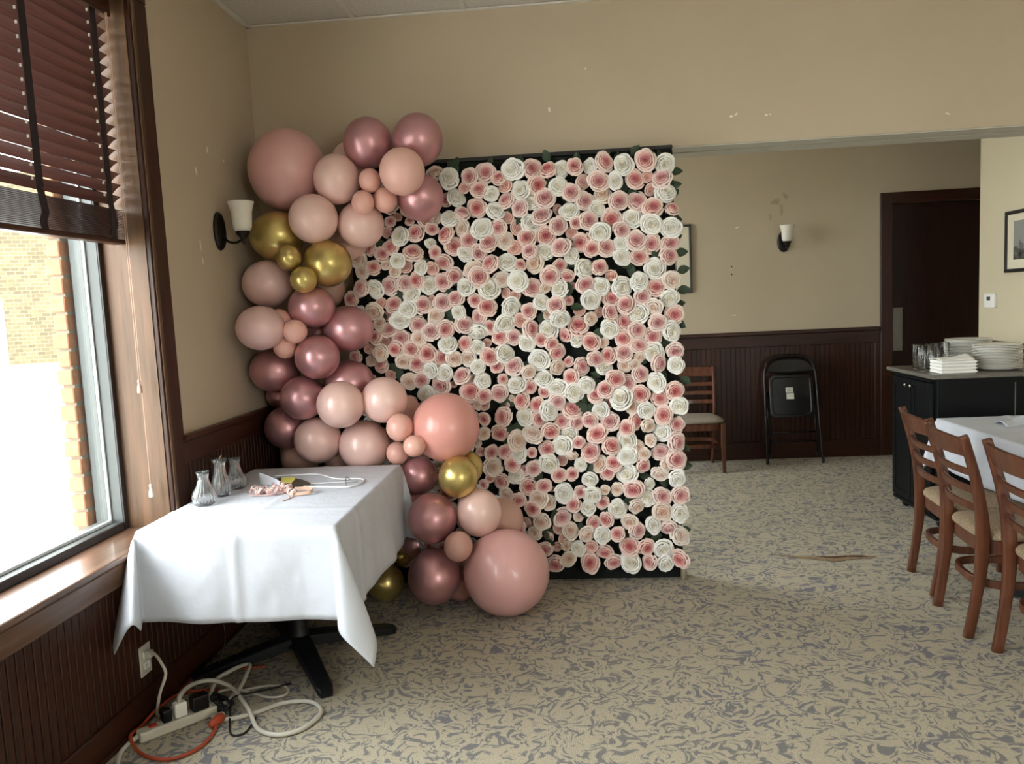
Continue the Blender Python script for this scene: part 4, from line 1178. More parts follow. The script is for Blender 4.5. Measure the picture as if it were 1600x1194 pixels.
def cloth_mesh(x0, x1, y0, y1, z, drops, fins, creases=(), seed=1, wav=1.0):
    """tablecloth over a rectangular top. drops = (left, right, front, back); fins per corner: (dirx, diry, swing, open)"""
    dl, dr, df, db = drops
    from mathutils import noise

    def wr(a, b):
        return 0.0055 * noise.noise(Vector((a * 9, b * 7, seed))) + 0.0022 * noise.noise(Vector((a * 24, b * 20, seed + 5)))
    r_ = random.Random(seed)
    ph = [r_.uniform(0, 6.28) for _ in range(8)]

    def axis(lo, hi, d0, d1, n):
        a = [lo - d0 * (1 - i / 16) for i in range(16)]
        b = [lo + (hi - lo) * i / n for i in range(n + 1)]
        c = [hi + d1 * (i + 1) / 16 for i in range(16)]
        return a + b + c
    us = axis(x0, x1, dl, dr, 56)
    vs_ = axis(y0, y1, df, db, 64)

    def pos(u, v):
        du = u - x1 if u > x1 else (u - x0 if u < x0 else 0.0)
        dv = v - y1 if v > y1 else (v - y0 if v < y0 else 0.0)
        cu, cv = min(max(u, x0), x1), min(max(v, y0), y1)
        if du == 0 and dv == 0:
            hgt = 0.0
            for (axis_, at) in creases:
                dd = abs((u if axis_ == 'x' else v) - at)
                hgt += 0.0035 * max(0, 1 - dd / 0.03)
            return Vector((u, v, z + hgt + 0.0012 * noise.noise(Vector((u * 12, v * 12, seed))) + 0.001))
        if du == 0 or dv == 0:
            r = abs(du) + abs(dv)
            s = v if dv == 0 else u
            full = (dl if du < 0 else dr) if dv == 0 else (df if dv < 0 else db)
            q = r / full
            out = 0.010 * min(1, r / 0.03) + wav * q * (0.012 + 0.010 * math.sin(s * 9 + ph[0]) + 0.005 * math.sin(s * 23 + ph[1]))
            for (axis_, at) in creases:
                if (axis_ == 'x') == (dv != 0):
                    out += 0.009 * max(0, 1 - abs(s - at) / 0.022) * min(1, r / 0.03)
            out += wr(s, r) * min(1, r / 0.06)
            if dv == 0:
                return Vector((cu + math.copysign(out, du), v, z - r + 0.004 * min(1, r / 0.02)))
            return Vector((u, cv + math.copysign(out, dv), z - r + 0.004 * min(1, r / 0.02)))
        r = math.hypot(du, dv)
        t = math.atan2(abs(dv), abs(du)) / (PI / 2)        # 0 on the x side, 1 on the y side
        if du < 0 and dv < 0:
            r *= 1 - 0.13 * math.sin(PI * t) ** 3          # the window-side corner is tucked up
        sx, sy = math.copysign(1, du), math.copysign(1, dv)
        ci = (0 if sx < 0 else 1) + (0 if sy < 0 else 2)
        fx, fy, a, b = fins[ci]
        sm = math.sin(PI * t)
        d = Vector((fx, fy))
        d.normalize()
        pr = Vector((sx, -sy))
        pr.normalize()
        h = d * (a * r * sm) + pr * (b * r * math.sin(2 * PI * t))
        base = 0.010 * min(1, r / 0.03) + wav * 0.012 * min(1, r / 0.35)
        hx = cu + h.x + sx * base * (1 - t)
        hy = cv + h.y + sy * base * t
        hx = max(hx, -1.724)
        k = min(0.95, h.length / r)
        return Vector((hx, hy, z - r * math.sqrt(1 - k * k)))
    bm = bmesh.new()
    V = [[bm.verts.new(pos(u, v)) for v in vs_] for u in us]
    for i in range(len(us) - 1):
        for j in range(len(vs_) - 1):
            bm.faces.new((V[i][j], V[i + 1][j], V[i + 1][j + 1], V[i][j + 1]))
    return bm


cl = obj('tablecloth', cloth_mesh(TX0, TX1, TY0, TY1, TZ + 0.004, (0.355, 0.385, 0.355, 0.385),
                                  [(0.05, -1, 0.44, 0.42), (0.75, -0.6, 0.30, 0.14), (0.1, 1, 0.1, 0.05), (0.9, 0.3, 0.16, 0.10)],
                                  creases=(('x', -1.30), ('y', 3.02)), seed=3), M['linen'], None, True)
solidify(cl, 0.002)
tag(cl, 'white tablecloth draped over the table by the window', 'tablecloth')
ZT0 = TZ + 0.0065


# ---------------------------------------------------------------- bud vases
def vase(label, loc, prof, flute, twist=0.0):
    t = obj('bud_vase', lathe(bmesh.new(), prof, 72, flute=flute, amp=0.055), M['glass'], None, True, loc)
    tag(t, label, 'vase', 'glass bud vases on the table')
    return t


def vprof(R, rn, rm, h, zb):
    out = [(R * 0.55, 0.0), (R * 0.75, 0.002), (R * 0.93, h * 0.10), (R, h * zb), (R * 0.9, h * (zb + 0.14)), (R * 0.62, h * (zb + 0.30)), (rn * 1.08, h * 0.74), (rn, h * 0.80), (rn * 1.08, h * 0.88), (rm, h), ]
    inn = [(rm - 0.003, h - 0.001), (rn * 1.08 - 0.004, h * 0.88), (rn - 0.004, h * 0.80), (rn * 1.08 - 0.004, h * 0.74), (R * 0.62 - 0.004, h * (zb + 0.30)), (R * 0.9 - 0.004, h * (zb + 0.14)), (R - 0.004, h * zb), (R * 0.93 - 0.005, h * 0.11), (R * 0.5, 0.012), (0.004, 0.010)]
    return out + inn


vase('squat clear ribbed glass bud vase, the one nearest the table edge', (-1.598, 3.135, ZT0), vprof(0.050, 0.020, 0.027, 0.145, 0.26), 18)
v = vase('tall clear ribbed glass bud vase with a dried stem end in its mouth', (-1.592, 3.283, ZT0), vprof(0.041, 0.021, 0.034, 0.170, 0.30), 16)
vase('clear ribbed glass bud vase at the back, next to the panelling', (-1.588, 3.425, ZT0), vprof(0.045, 0.020, 0.027, 0.145, 0.26), 18)
st = obj('dried_stem', tube(bmesh.new(), catmull([(-0.002, 0.0, 0.02), (0.004, 0.003, 0.09), (0.006, -0.004, 0.165), (0.012, 0.0, 0.183), (0.004, 0.008, 0.178)], 5), 0.0035, 6), M['twine'], None, True, (-1.592, 3.283, ZT0))
tag(st, 'brown dried stem stub standing in the tall bud vase', 'stem')

# ---------------------------------------------------------------- odds and ends on the table
z = ZT0
hg = thing('clothes_hanger', 'white plastic clothes hanger lying flat at the back of the table', 'hanger', (0, 0, 0))
obj('shoulder_bar', tube(bmesh.new(), catmull([(-1.50, 3.66, z + 0.005), (-1.38, 3.665, z + 0.005), (-1.27, 3.655, z + 0.006), (-1.15, 3.545, z + 0.006), (-1.03, 3.53, z + 0.006), (-1.0, 3.47, z + 0.006), (-1.04, 3.37, z + 0.006), (-1.16, 3.385, z + 0.005), (-1.28, 3.41, z + 0.005)], 6), 0.0045, 8), M['hanger'], hg, True)
obj('trouser_bar', tube(bmesh.new(), [(-1.27, 3.46, z + 0.005), (-1.15, 3.47, z + 0.005), (-1.03, 3.48, z + 0.006)], 0.003, 8), M['hanger'], hg, True)
o = obj('hook', tube(bmesh.new(), catmull([(-1.05, 3.37, z + 0.006), (-1.06, 3.40, z + 0.022), (-1.07, 3.44, z + 0.036), (-1.075, 3.47, z + 0.030), (-1.07, 3.50, z + 0.010)], 6), 0.0022, 8), M['steel'], hg, True)
o['label'] = 'metal hook'


def plate_poly(pts, z0, th, m, name, parent=None, bend=None):
    bm = bmesh.new()
    f = bm.faces.new([bm.verts.new((x, y, z0 + (bend(x, y) if bend else 0))) for x, y in pts])
    r = bmesh.ops.extrude_face_region(bm, geom=[f])
    bmesh.ops.translate(bm, verts=[e for e in r['geom'] if isinstance(e, bmesh.types.BMVert)], vec=(0, 0, th))
    bmesh.ops.recalc_face_normals(bm, faces=bm.faces)
    return obj(name, bm, m, parent)


kc = plate_poly([(-1.49, 3.60), (-1.36, 3.575), (-1.29, 3.44), (-1.33, 3.38), (-1.44, 3.50)], z + 0.001, 0.004, M['tan'], 'kraft_card')
tag(kc, 'tan kraft card lying under the yellow tagged packet', 'card')
pk = thing('seed_packet', 'dark packet with a bright yellow tag across it', 'packet', (0, 0, 0))
plate_poly([(-1.445, 3.545), (-1.37, 3.555), (-1.30, 3.50), (-1.235, 3.425), (-1.30, 3.37), (-1.37, 3.42)], z + 0.0055, 0.012, M['pouch'], 'packet', pk)
plate_poly([(-1.418, 3.545), (-1.365, 3.555), (-1.335, 3.51), (-1.325, 3.435), (-1.38, 3.44)], z + 0.018, 0.003, M['yellow'], 'tag', pk)
wc = obj('place_card', bmesh.new(), M['clear'])
bm = bmesh.new()
grid(bm, lambda u, v: Vector((-1.505 + 0.20 * u, 3.50 - 0.13 * u + 0.012 * math.sin(u * 4), z + 0.002 + 0.055 * v * (1 - u * 0.8))), 10, 3)
bm.to_mesh(wc.data)
bm.free()
solidify(wc, 0.002)
tag(wc, 'white curling card standing up beside the pink ribbons', 'card')
# pale pink ribbon bundle: curls of flat ribbon, tied with a tan strip
rbn = thing('ribbon_bundle', 'bundle of curled pale pink ribbons near the middle of the table', 'ribbon', (-1.32, 3.31, z))
r4 = random.Random(9)
for k in range(12):
    bm = bmesh.new()
    cx, cy = r4.uniform(-0.12, 0.08), r4.uniform(-0.05, 0.05)
    a = r4.uniform(0, 6.28)
    ln = r4.uniform(0.06, 0.11)
    pts = []
    for i in range(22):
        f = i / 21
        th = f * 2.2 * 2 * PI
        pts.append((cx + math.cos(a) * (f - 0.5) * ln + 0.013 * math.cos(th) * math.sin(a), cy + math.sin(a) * (f - 0.5) * ln - 0.013 * math.cos(th) * math.cos(a), 0.017 + 0.014 * math.sin(th) + 0.004 * (k % 3)))
    bar(bm, pts, (math.cos(a), math.sin(a), 0.1), 0.010, 0.0015)
    obj('ribbon_curl', bm, M['ribbon'], rbn, True)
for pts in ([(-0.19, 0.03, 0.003), (-0.13, 0.04, 0.006), (-0.07, 0.02, 0.004), (0.0, 0.01, 0.012)], [(0.03, -0.02, 0.012), (0.07, -0.08, 0.004), (0.05, -0.15, 0.002)], [(-0.14, -0.04, 0.003), (-0.06, -0.06, 0.008), (0.02, -0.03, 0.012)]):
    obj('ribbon_tail', bar(bmesh.new(), catmull(pts, 6), (0.3, 1, 0), 0.012, 0.0015), M['ribbon'], rbn, True)
o = obj('ribbon_loop', bar(bmesh.new(), catmull([(0.0, 0.0, 0.012), (0.07, -0.06, 0.010), (0.14, -0.05, 0.014), (0.13, -0.01, 0.02), (0.05, 0.0, 0.018)], 8), (0, 0.5, 1), 0.016, 0.0015), M['tan'], rbn, True)
o['label'] = 'tan ribbon loop'

# ================================================================ cords and power strip under the table
ol = thing('wall_outlet', 'ivory wall outlet low on the dark panelling', 'outlet', (XW + 0.012, 2.80, 0.235))
obj('cover_plate', bx(0, 0.006, -0.038, 0.038, -0.06, 0.06, 0.003, 2), M['plastic_w'], ol)
for dz in (-0.022, 0.022):
    s_ = obj('socket', bx(0.006, 0.0085, -0.016, 0.016, dz - 0.014, dz + 0.014, 0.004, 2), M['plastic_t'], ol)
    for dy in (-0.006, 0.006):
        obj('slot', bx(0.0085, 0.0092, dy - 0.0012, dy + 0.0012, dz - 0.004, dz + 0.005), M['cord_b'], s_)


def cord(name, label, pts, r, m, sub=6, cat='cord'):
    o = obj(name, tube(bmesh.new(), catmull(pts, sub), r, 8), m, None, True)
    tag(o, label, cat)
    return o


ps = thing('power_strip', 'off white power strip lying on the carpet below the table', 'power strip', (-1.571, 2.721, 0.0), math.atan2(0.174, 0.169))
obj('housing', bx(-0.145, 0.145, -0.027, 0.027, 0.001, 0.040, 0.009, 3), M['plastic_w'], ps, False)
s_ = obj('rocker_switch', bx(-0.105, -0.075, -0.011, 0.011, 0.0402, 0.046, 0.002), M['red'], ps)
s_['label'] = 'red rocker switch'
for x in (-0.045, 0.075, 0.115):
    obj('socket', bx(x - 0.013, x + 0.013, -0.013, 0.013, 0.0402, 0.0412, 0.0), M['plastic_t'], ps)
pl = thing('plug', 'large white square plug standing in the power strip', 'plug', (-1.571, 2.721, 0.0), math.atan2(0.174, 0.169))
obj('plug_body', bx(-0.012, 0.034, -0.018, 0.018, 0.0415, 0.098, 0.006, 2), M['plastic_t'], pl)
obj('cord_relief', lathe(bmesh.new(), [(0.010, 0.098), (0.008, 0.115), (0.005, 0.12)], 10, 0.012, 0), M['cord_w'], pl, True)
pl = thing('plug', 'black plug adapter in the power strip, behind the white plug', 'plug', (-1.571, 2.721, 0.0), math.atan2(0.174, 0.169))
obj('plug_body', bx(0.052, 0.115, -0.024, 0.024, 0.0415, 0.100, 0.006, 2), M['fold_black'], pl)
pl = thing('plug', 'black plug adapter at the switch end, left of the white plug', 'plug', (-1.571, 2.721, 0.0), math.atan2(0.174, 0.169))
obj('plug_body', bx(-0.058, -0.024, -0.021, 0.021, 0.0415, 0.090, 0.006, 2), M['fold_black'], pl)
c_ = cord('outlet_cord', 'ivory cord plugged into the wall outlet above the power strip', [(-1.70, 2.80, 0.262), (-1.665, 2.77, 0.268), (-1.63, 2.745, 0.246), (-1.605, 2.725, 0.21), (-1.625, 2.71, 0.145), (-1.66, 2.74, 0.06), (-1.685, 2.785, 0.012), (-1.665, 2.83, 0.012), (-1.66, 2.93, 0.012)], 0.0062, M['cord_w'])
obj('plug', bx(-1.7215, -1.695, 2.785, 2.815, 0.243, 0.272, 0.006, 2), M['cord_w'], c_)
cord('strip_cord', 'off white cord leaving the switch end of the power strip', [(-1.672, 2.617, 0.022), (-1.69, 2.590, 0.014), (-1.692, 2.54, 0.009), (-1.672, 2.49, 0.009), (-1.64, 2.43, 0.009), (-1.60, 2.38, 0.009)], 0.0085, M['cord_w'])
z1 = 0.0095
lp = [(-1.563, 2.729, 0.115), (-1.57, 2.80, 0.115), (-1.57, 2.90, 0.09), (-1.53, 2.95, 0.07), (-1.455, 2.935, 0.05), (-1.377, 2.86, 0.035), (-1.309, 2.775, 0.03), (-1.25, 2.697, z1), (-1.188, 2.656, z1), (-1.129, 2.651, z1), (-1.074, 2.686, z1), (-1.042, 2.758, z1), (-1.043, 2.824, z1), (-1.095, 2.881, z1), (-1.16, 2.893, z1), (-1.231, 2.871, z1), (-1.297, 2.809, z1), (-1.368, 2.766, z1), (-1.431, 2.761, z1), (-1.482, 2.805, z1), (-1.526, 2.897, 0.03), (-1.545, 2.995, 0.05), (-1.53, 3.06, 0.05), (-1.495, 3.12, 0.05), (-1.46, 3.13, 0.05), (-1.44, 3.06, 0.05), (-1.43, 2.969, 0.035), (-1.435, 2.873, 0.028), (-1.456, 2.827, 0.02)]
cord('looped_cord', 'thick white cord lying in wide loops right of the power strip', lp, 0.0088, M['cord_w'])
cord('thin_cord', 'thin white cord making a small loop beside the table foot', [(-1.508, 2.90, 0.03), (-1.499, 2.94, 0.03), (-1.447, 2.955, 0.03), (-1.37, 2.955, 0.012), (-1.297, 2.93, 0.007), (-1.24, 2.941, 0.007), (-1.235, 2.985, 0.007), (-1.267, 3.02, 0.007), (-1.332, 3.03, 0.007), (-1.389, 3.01, 0.007), (-1.43, 2.99, 0.007)], 0.0055, M['cord_w'])
ow = cord('extension_cord', 'orange extension cord curving round the power strip', [(-1.419, 2.725, 0.013), (-1.404, 2.657, 0.009), (-1.406, 2.588, 0.009), (-1.433, 2.532, 0.009), (-1.48, 2.496, 0.009), (-1.548, 2.5, 0.009), (-1.627, 2.542, 0.010), (-1.690, 2.60, 0.034), (-1.700, 2.689, 0.022), (-1.703, 2.78, 0.026), (-1.698, 2.90, 0.02), (-1.67, 2.97, 0.009), (-1.58, 2.99, 0.009), (-1.50, 2.98, 0.009)], 0.0065, M['cord_o'])
s_ = obj('socket_end', lathe(bmesh.new(), [(0.008, -0.045), (0.014, -0.035), (0.019, -0.01), (0.019, 0.022), (0.014, 0.026)], 12), M['cord_o'], ow, True)
s_.matrix_local = Matrix.Translation((-1.420, 2.735, 0.020)) @ Matrix.Rotation(math.radians(-12), 4, 'Z') @ Matrix.Rotation(math.radians(-92), 4, 'X')
s_ = obj('plug_tip', lathe(bmesh.new(), [(0.013, 0.0), (0.010, 0.02), (0.003, 0.024)], 10), M['paper'], ow, True)
s_.matrix_local = Matrix.Translation((-1.426, 2.762, 0.020)) @ Matrix.Rotation(math.radians(-12), 4, 'Z') @ Matrix.Rotation(math.radians(-92), 4, 'X')
cord('orange_cord', 'orange cord arching at the wall behind the plugs', [(-1.69, 2.96, 0.02), (-1.704, 3.04, 0.009), (-1.704, 3.13, 0.009), (-1.68, 3.19, 0.009), (-1.621, 3.20, 0.009), (-1.53, 3.18, 0.009), (-1.42, 3.20, 0.009)], 0.0045, M['cord_o'])
cord('black_cord', 'thin black cord curling beside the orange socket', [(-1.275, 2.75, 0.022), (-1.281, 2.70, 0.006), (-1.292, 2.662, 0.005), (-1.325, 2.655, 0.005), (-1.352, 2.69, 0.005), (-1.40, 2.80, 0.02), (-1.41, 2.86, 0.045), (-1.35, 2.93, 0.03), (-1.29, 2.985, 0.02), (-1.25, 3.05, 0.006)], 0.004, M['cord_b'])
cord('dangling_wire', 'thin black wire hanging down behind the cords', [(-1.62, 3.20, 0.34), (-1.60, 3.20, 0.24), (-1.585, 3.18, 0.14), (-1.60, 3.12, 0.05), (-1.63, 3.05, 0.01)], 0.0025, M['cord_b'])
hb = obj('cable_bundle', bmesh.new(), M['cord_b'])
bm = bmesh.new()
for k in range(5):
    pts = []
    for i in range(16):
        a = 2 * PI * i / 16
        pts.append((-1.475 + 0.055 * math.cos(a + k) + 0.004 * k, 2.86 + 0.05 * math.sin(a + k * 0.7) - 0.003 * k, 0.012 + 0.008 * k + 0.003 * math.sin(3 * a)))
    tube(bm, catmull(pts, 2, True), 0.0042, 6, True)
bm.to_mesh(hb.data)
bm.free()
hb.data.shade_smooth()
stuff(hb)
hb['label'] = 'coil of black cables at the end of the power strip'
hb['category'] = 'cable'


# ================================================================ dining chairs
def make_chair(label, loc, rz, seat='seat_fabric', group=None):
    """ladder-back chair looking along local +y; origin on the floor between its rear feet"""
    t = thing('dining_chair', label, 'chair', loc, rz, group)
    prof = [(-0.035, 0.0), (-0.012, 0.14), (0.008, 0.30), (0.014, 0.45), (0.004, 0.58), (-0.022, 0.72), (-0.060, 0.86), (-0.074, 0.905)]

    def prof_at(zz):
        for (y0, z0), (y1, z1_) in zip(prof, prof[1:]):
            if z0 <= zz <= z1_:
                return y0 + (y1 - y0) * (zz - z0) / (z1_ - z0)
        return prof[-1][0]
    for sgn in (-1, 1):
        pts = catmull([(sgn * (0.180 + 0.030 * zz / 0.9), y, zz) for y, zz in prof], 4)
        n = len(pts)
        ws = [0.040 + 0.014 * math.exp(-((p.z - 0.45) / 0.16) ** 2) - 0.006 * max(0, (p.z - 0.7) / 0.2) for p in pts]
        obj('rear_leg', bar(bmesh.new(), pts, (0, 1, 0), ws, 0.026), M['chair_wood'], t, True)
        pts = [(sgn * 0.196, 0.405, 0.435), (sgn * 0.196, 0.405, 0.25), (sgn * 0.198, 0.412, 0.0)]
        obj('front_leg', bar(bmesh.new(), pts, (1, 0, 0), [0.042, 0.038, 0.026], [0.042, 0.038, 0.026]), M['chair_wood'], t)

    def slat_(z0, z1_, bow, name, th=0.015):
        bm = bmesh.new()
        rs = []
        N = 12
        for i in range(N + 1):
            f = -1 + 2 * i / N
            hw = 0.180 + 0.03 * ((z0 + z1_) / 2) / 0.9 - 0.008
            x = f * hw
            b = -bow * (1 - f * f)
            crown = 0.008 * (1 - f * f) if name == 'top_rail' else 0.0
            ya, yb = prof_at(z0) + b, prof_at(z1_) + b
            rs.append([(x, ya - th / 2, z0), (x, ya + th / 2, z0), (x, yb + th / 2, z1_ + crown - 0.003), (x, yb, z1_ + crown), (x, yb - th / 2, z1_ + crown - 0.003)])
        rings(bm, rs)
        obj(name, bm, M['chair_wood'], t, False)
    slat_(0.812, 0.893, 0.034, 'top_rail', 0.02)
    for zz in (0.742, 0.662, 0.582):
        slat_(zz - 0.017, zz + 0.017, 0.030, 'back_slat')
    # seat frame and cushion: a rounded trapezium
    def outline(inset, n=40):
        out = []
        for i in range(n):
            a = 2 * PI * i / n
            c, s = math.cos(a), math.sin(a)
            e = 0.42
            x = math.copysign(abs(c) ** e, c)
            y = math.copysign(abs(s) ** e, s)
            hw = 0.212 + 0.012 * y
            out.append((x * (hw - inset), 0.215 + y * (0.212 - inset)))
        return out
    bm = bmesh.new()
    rings(bm, [[(x, y, zz) for x, y in outline(i_)] for i_, zz in ((0.012, 0.375), (0.010, 0.378), (0.010, 0.435), (0.014, 0.438))])
    obj('seat_frame', bm, M['chair_wood'], t)
    bm = bmesh.new()
    rings(bm, [[(x, y, zz) for x, y in outline(i_)] for i_, zz in ((0.012, 0.4385), (0.001, 0.444), (0.000, 0.456), (0.008, 0.470), (0.035, 0.482), (0.085, 0.488), (0.15, 0.490))])
    obj('seat', bm, M[seat], t, True)
    ring = []
    for i in range(28):
        a = 2 * PI * i / 28
        c, s = math.cos(a), math.sin(a)
        ring.append((math.copysign(abs(c) ** 0.6, c) * 0.178, 0.205 + math.copysign(abs(s) ** 0.6, s) * 0.192, 0.235))
    bm = bmesh.new()
    bar(bm, ring, (0, 0, 1), 0.034, 0.018, True)
    obj('stretcher', bm, M['chair_wood'], t)
    return t


GC = 'wooden chairs along the right table'
ch = make_chair('wooden ladder back chair farthest from the camera in the row at the right table', (1.800, 4.085, 0), math.radians(-96), group=GC)
dup(ch, 'wooden ladder back chair in the middle of the row at the right table', (1.727, 3.605, 0), math.radians(-95), GC)
dup(ch, 'wooden ladder back chair nearest the camera, cut by the right picture edge', (1.742, 3.100, 0), math.radians(-95), GC)
make_chair('wooden ladder back chair against the back wall beside the roses', (1.066, 7.228, 0), math.radians(181), 'seat_grey')

# ================================================================ right table
RX0, RX1, RY0, RY1 = 2.11, 2.90, 2.62, 4.70
make_table('black pedestal table under the white cloth behind the chair row', ((RX0 + RX1) / 2 - 0.02, 3.66, 0), 0, RX1 - RX0 - 0.06, 1.9, 0.762, math.radians(148))
cl = obj('tablecloth', cloth_mesh(RX0, RX1, RY0, RY1, 0.768, (0.275, 0.275, 0.275, 0.275),
                                  [(-0.7, -0.7, 0.25, 0.12), (0.7, -0.7, 0.25, 0.12), (-0.6, 0.8, 0.25, 0.12), (0.7, 0.7, 0.25, 0.12)], creases=(('x', 2.5), ('y', 4.1)), seed=8), M['linen'], None, True)
solidify(cl, 0.002)
tag(cl, 'white tablecloth on the right table behind the wooden chairs', 'tablecloth')
# bunched spare cloth end lying on the top
bm = bmesh.new()
grid(bm, lambda u, v: Vector((2.31 + 0.62 * u, 4.40 + 0.14 * (v - 0.5) + 0.05 * math.sin(u * 5), 0.7725 + (0.018 + 0.03 * max(0, math.sin(u * 7 - 0.8))) * math.sin(PI * v) ** 2 * (1 - 0.3 * u))), 40, 10)
o = solidify(obj('cloth_fold', bm, M['linen'], None, True), 0.002)
tag(o, 'rumpled white cloth folded on the right table', 'cloth')

# ================================================================ black cabinet
CX0, CX1, CY0, CY1 = 2.235, 3.14, 5.0, 5.66
cb = thing('cabinet', 'black serving cabinet on casters by the right wall', 'cabinet', (0, 0, 0))
obj('body', bx(CX0 + 0.012, CX1, CY0, CY1, 0.085, 0.965, 0.004), M['black_paint'], cb)
obj('plinth', bx(CX0 + 0.004, CX1 - 0.004, CY0 + 0.006, CY1 - 0.006, 0.06, 0.084, 0.003), M['black_paint'], cb)
obj('counter_top', bx(CX0 - 0.03, CX1 + 0.03, CY0 - 0.03, CY1 + 0.03, 0.9655, 0.992, 0.005), M['worktop'], cb)
for y0, y1, ky in ((CY0 + 0.035, 5.325, 5.29), (5.335, CY1 - 0.035, 5.37)):
    d = obj('door', bx(CX0 - 0.008, CX0 + 0.011, y0, y1, 0.10, 0.935, 0.003), M['black_paint'], cb)
    obj('door_rim', bx(CX0 - 0.014, CX0 - 0.008, y0 + 0.002, y0 + 0.045, 0.101, 0.934, 0.002), M['black_paint'], d)
    obj('door_rim', bx(CX0 - 0.014, CX0 - 0.008, y1 - 0.045, y1 - 0.002, 0.101, 0.934, 0.002), M['black_paint'], d)
    obj('door_rim', bx(CX0 - 0.014, CX0 - 0.008, y0 + 0.046, y1 - 0.046, 0.101, 0.15, 0.002), M['black_paint'], d)
    obj('door_rim', bx(CX0 - 0.014, CX0 - 0.008, y0 + 0.046, y1 - 0.046, 0.885, 0.934, 0.002), M['black_paint'], d)
    kb = obj('knob', lathe(bmesh.new(), [(0.004, 0.0), (0.004, 0.010), (0.011, 0.016), (0.012, 0.022), (0.006, 0.027)], 14), M['steel'], d, True)
    kb.matrix_local = Matrix.Translation((CX0 - 0.014, ky, 0.895)) @ Matrix.Rotation(-PI / 2, 4, 'Y')
o = obj('corner_bead', bx(2.707, 2.713, CY0 - 0.002, CY0, 0.12, 0.93, 0.0), M['worktop'], cb)
obj('name_strip', bx(CX0 - 0.010, CX0 + 0.011, CY0 + 0.05, CY1 - 0.05, 0.942, 0.958, 0.002), M['black_paint'], cb)
for x in (CX0 + 0.07, CX1 - 0.07):
    for y in (CY0 + 0.07, CY1 - 0.07):
        bm = bmesh.new()
        box(bm, x - 0.018, x + 0.018, y - 0.014, y + 0.014, 0.042, 0.0595)
        k = obj('caster', bm, M['steel'], cb)
        w = obj('wheel', lathe(bmesh.new(), [(0.006, -0.011), (0.026, -0.010), (0.028, -0.006), (0.028, 0.006), (0.026, 0.010), (0.006, 0.011)], 18), M['iron'], k, True)
        w.matrix_local = Matrix.Translation((x, y + 0.0, 0.028)) @ Matrix.Rotation(PI / 2, 4, 'X')

# plates: each one an object
ORD = ['first', 'second', 'third', 'fourth', 'fifth', 'sixth', 'seventh', 'eighth', 'ninth', 'tenth', 'eleventh', 'twelfth', 'thirteenth', 'fourteenth', 'fifteenth', 'sixteenth', 'seventeenth', 'eighteenth']
pp = [(0.045, 0.0), (0.085, 0.001), (0.092, 0.004), (0.120, 0.010), (0.142, 0.017), (0.1445, 0.0195), (0.142, 0.0205), (0.118, 0.0135), (0.090, 0.0075), (0.05, 0.006), (0.002, 0.006)]
pme = obj('dinner_plate', lathe(bmesh.new(), pp, 40), M['porcelain'], None, True)
pm_ = pme.data
bpy.data.objects.remove(pme)
for (px, py, n, dz, lab, grp) in ((2.70, 5.195, 16, 0.0097, 'front', 'plates in the front stack'), (2.675, 5.515, 18, 0.0097, 'rear', 'plates in the rear stack')):
    for k in range(n):
        o = inst('dinner_plate', pm_, None, (px + rnd.uniform(-0.003, 0.003), py + rnd.uniform(-0.003, 0.003), 0.9925 + k * dz), (0, 0, rnd.uniform(0, 6)))
        if k == n - 1:
            l_ = 'topmost white plate of the %s stack on the black cabinet' % lab
        elif k == 0:
            l_ = 'lowest white plate of the %s stack on the black cabinet' % lab
        else:
            l_ = 'white plate, %s from the top of the %s stack on the cabinet' % (ORD[n - 1 - k], lab)
        tag(o, l_, 'plate', grp)
# tumblers
gp = [(0.022, 0.0), (0.025, 0.001), (0.029, 0.09), (0.033, 0.165), (0.0325, 0.166), (0.0312, 0.165), (0.0272, 0.09), (0.0235, 0.012), (0.002, 0.011)]
gme = obj('tumbler', lathe(bmesh.new(), gp, 28), M['tumbler_glass'], None, True)
gm_ = gme.data
bpy.data.objects.remove(gme)
GL = [(2.262, 5.255, 'leftmost clear tumbler at the front edge of the cabinet'), (2.325, 5.30, 'clear tumbler second from the left beside the folded napkins'),
      (2.375, 5.40, 'clear tumbler in the middle behind the folded napkins'), (2.44, 5.47, 'clear tumbler behind the napkins, second from the right'),
      (2.515, 5.50, 'rightmost clear tumbler next to the rear plate stack'), (2.30, 5.42, 'clear tumbler at the back left of the glasses')]
for x, y, l_ in GL:
    tag(inst('tumbler', gm_, None, (x, y, 0.9925)), l_, 'glass', 'clear tumblers on the cabinet')
# folded napkins
NL = ['lowest folded white napkin of the pile on the cabinet', 'second folded white napkin from the bottom of the pile', 'third folded white napkin from the bottom of the pile', 'fourth folded white napkin, just under the loose top one', 'loose top napkin with a raised corner on the napkin pile']
for k in range(5):
    bm = bmesh.new()
    a = rnd.uniform(-0.05, 0.05)
    x0, x1, y0, y1 = 2.285, 2.50, 5.035, 5.20
    h0 = 0.9928 + k * 0.0205
    if k < 4:
        box(bm, x0, x1, y0 + rnd.uniform(-0.004, 0.004), y1, h0, h0 + 0.0198, 0.007, 3)
        obj_ = obj('napkin', bm, M['napkin'])
        f = obj('fold', bx(x0 + 0.012, x1 + 0.012, y0 + 0.01, y1 - 0.012, h0 + 0.006, h0 + 0.0135, 0.003), M['napkin'], obj_)
    else:
        grid(bm, lambda u, v: Vector((x0 - 0.004 + 0.20 * u, y0 - 0.006 + 0.17 * v, h0 + 0.003 + 0.02 * math.sin(PI * v) * (0.4 + 0.6 * u) + 0.018 * max(0, u - 0.7) * 3 * v)), 12, 10)
        obj_ = obj('napkin', bm, M['napkin'], None, True)
        solidify(obj_, 0.004)
    tag(obj_, NL[k], 'napkin', 'folded napkins on the cabinet')

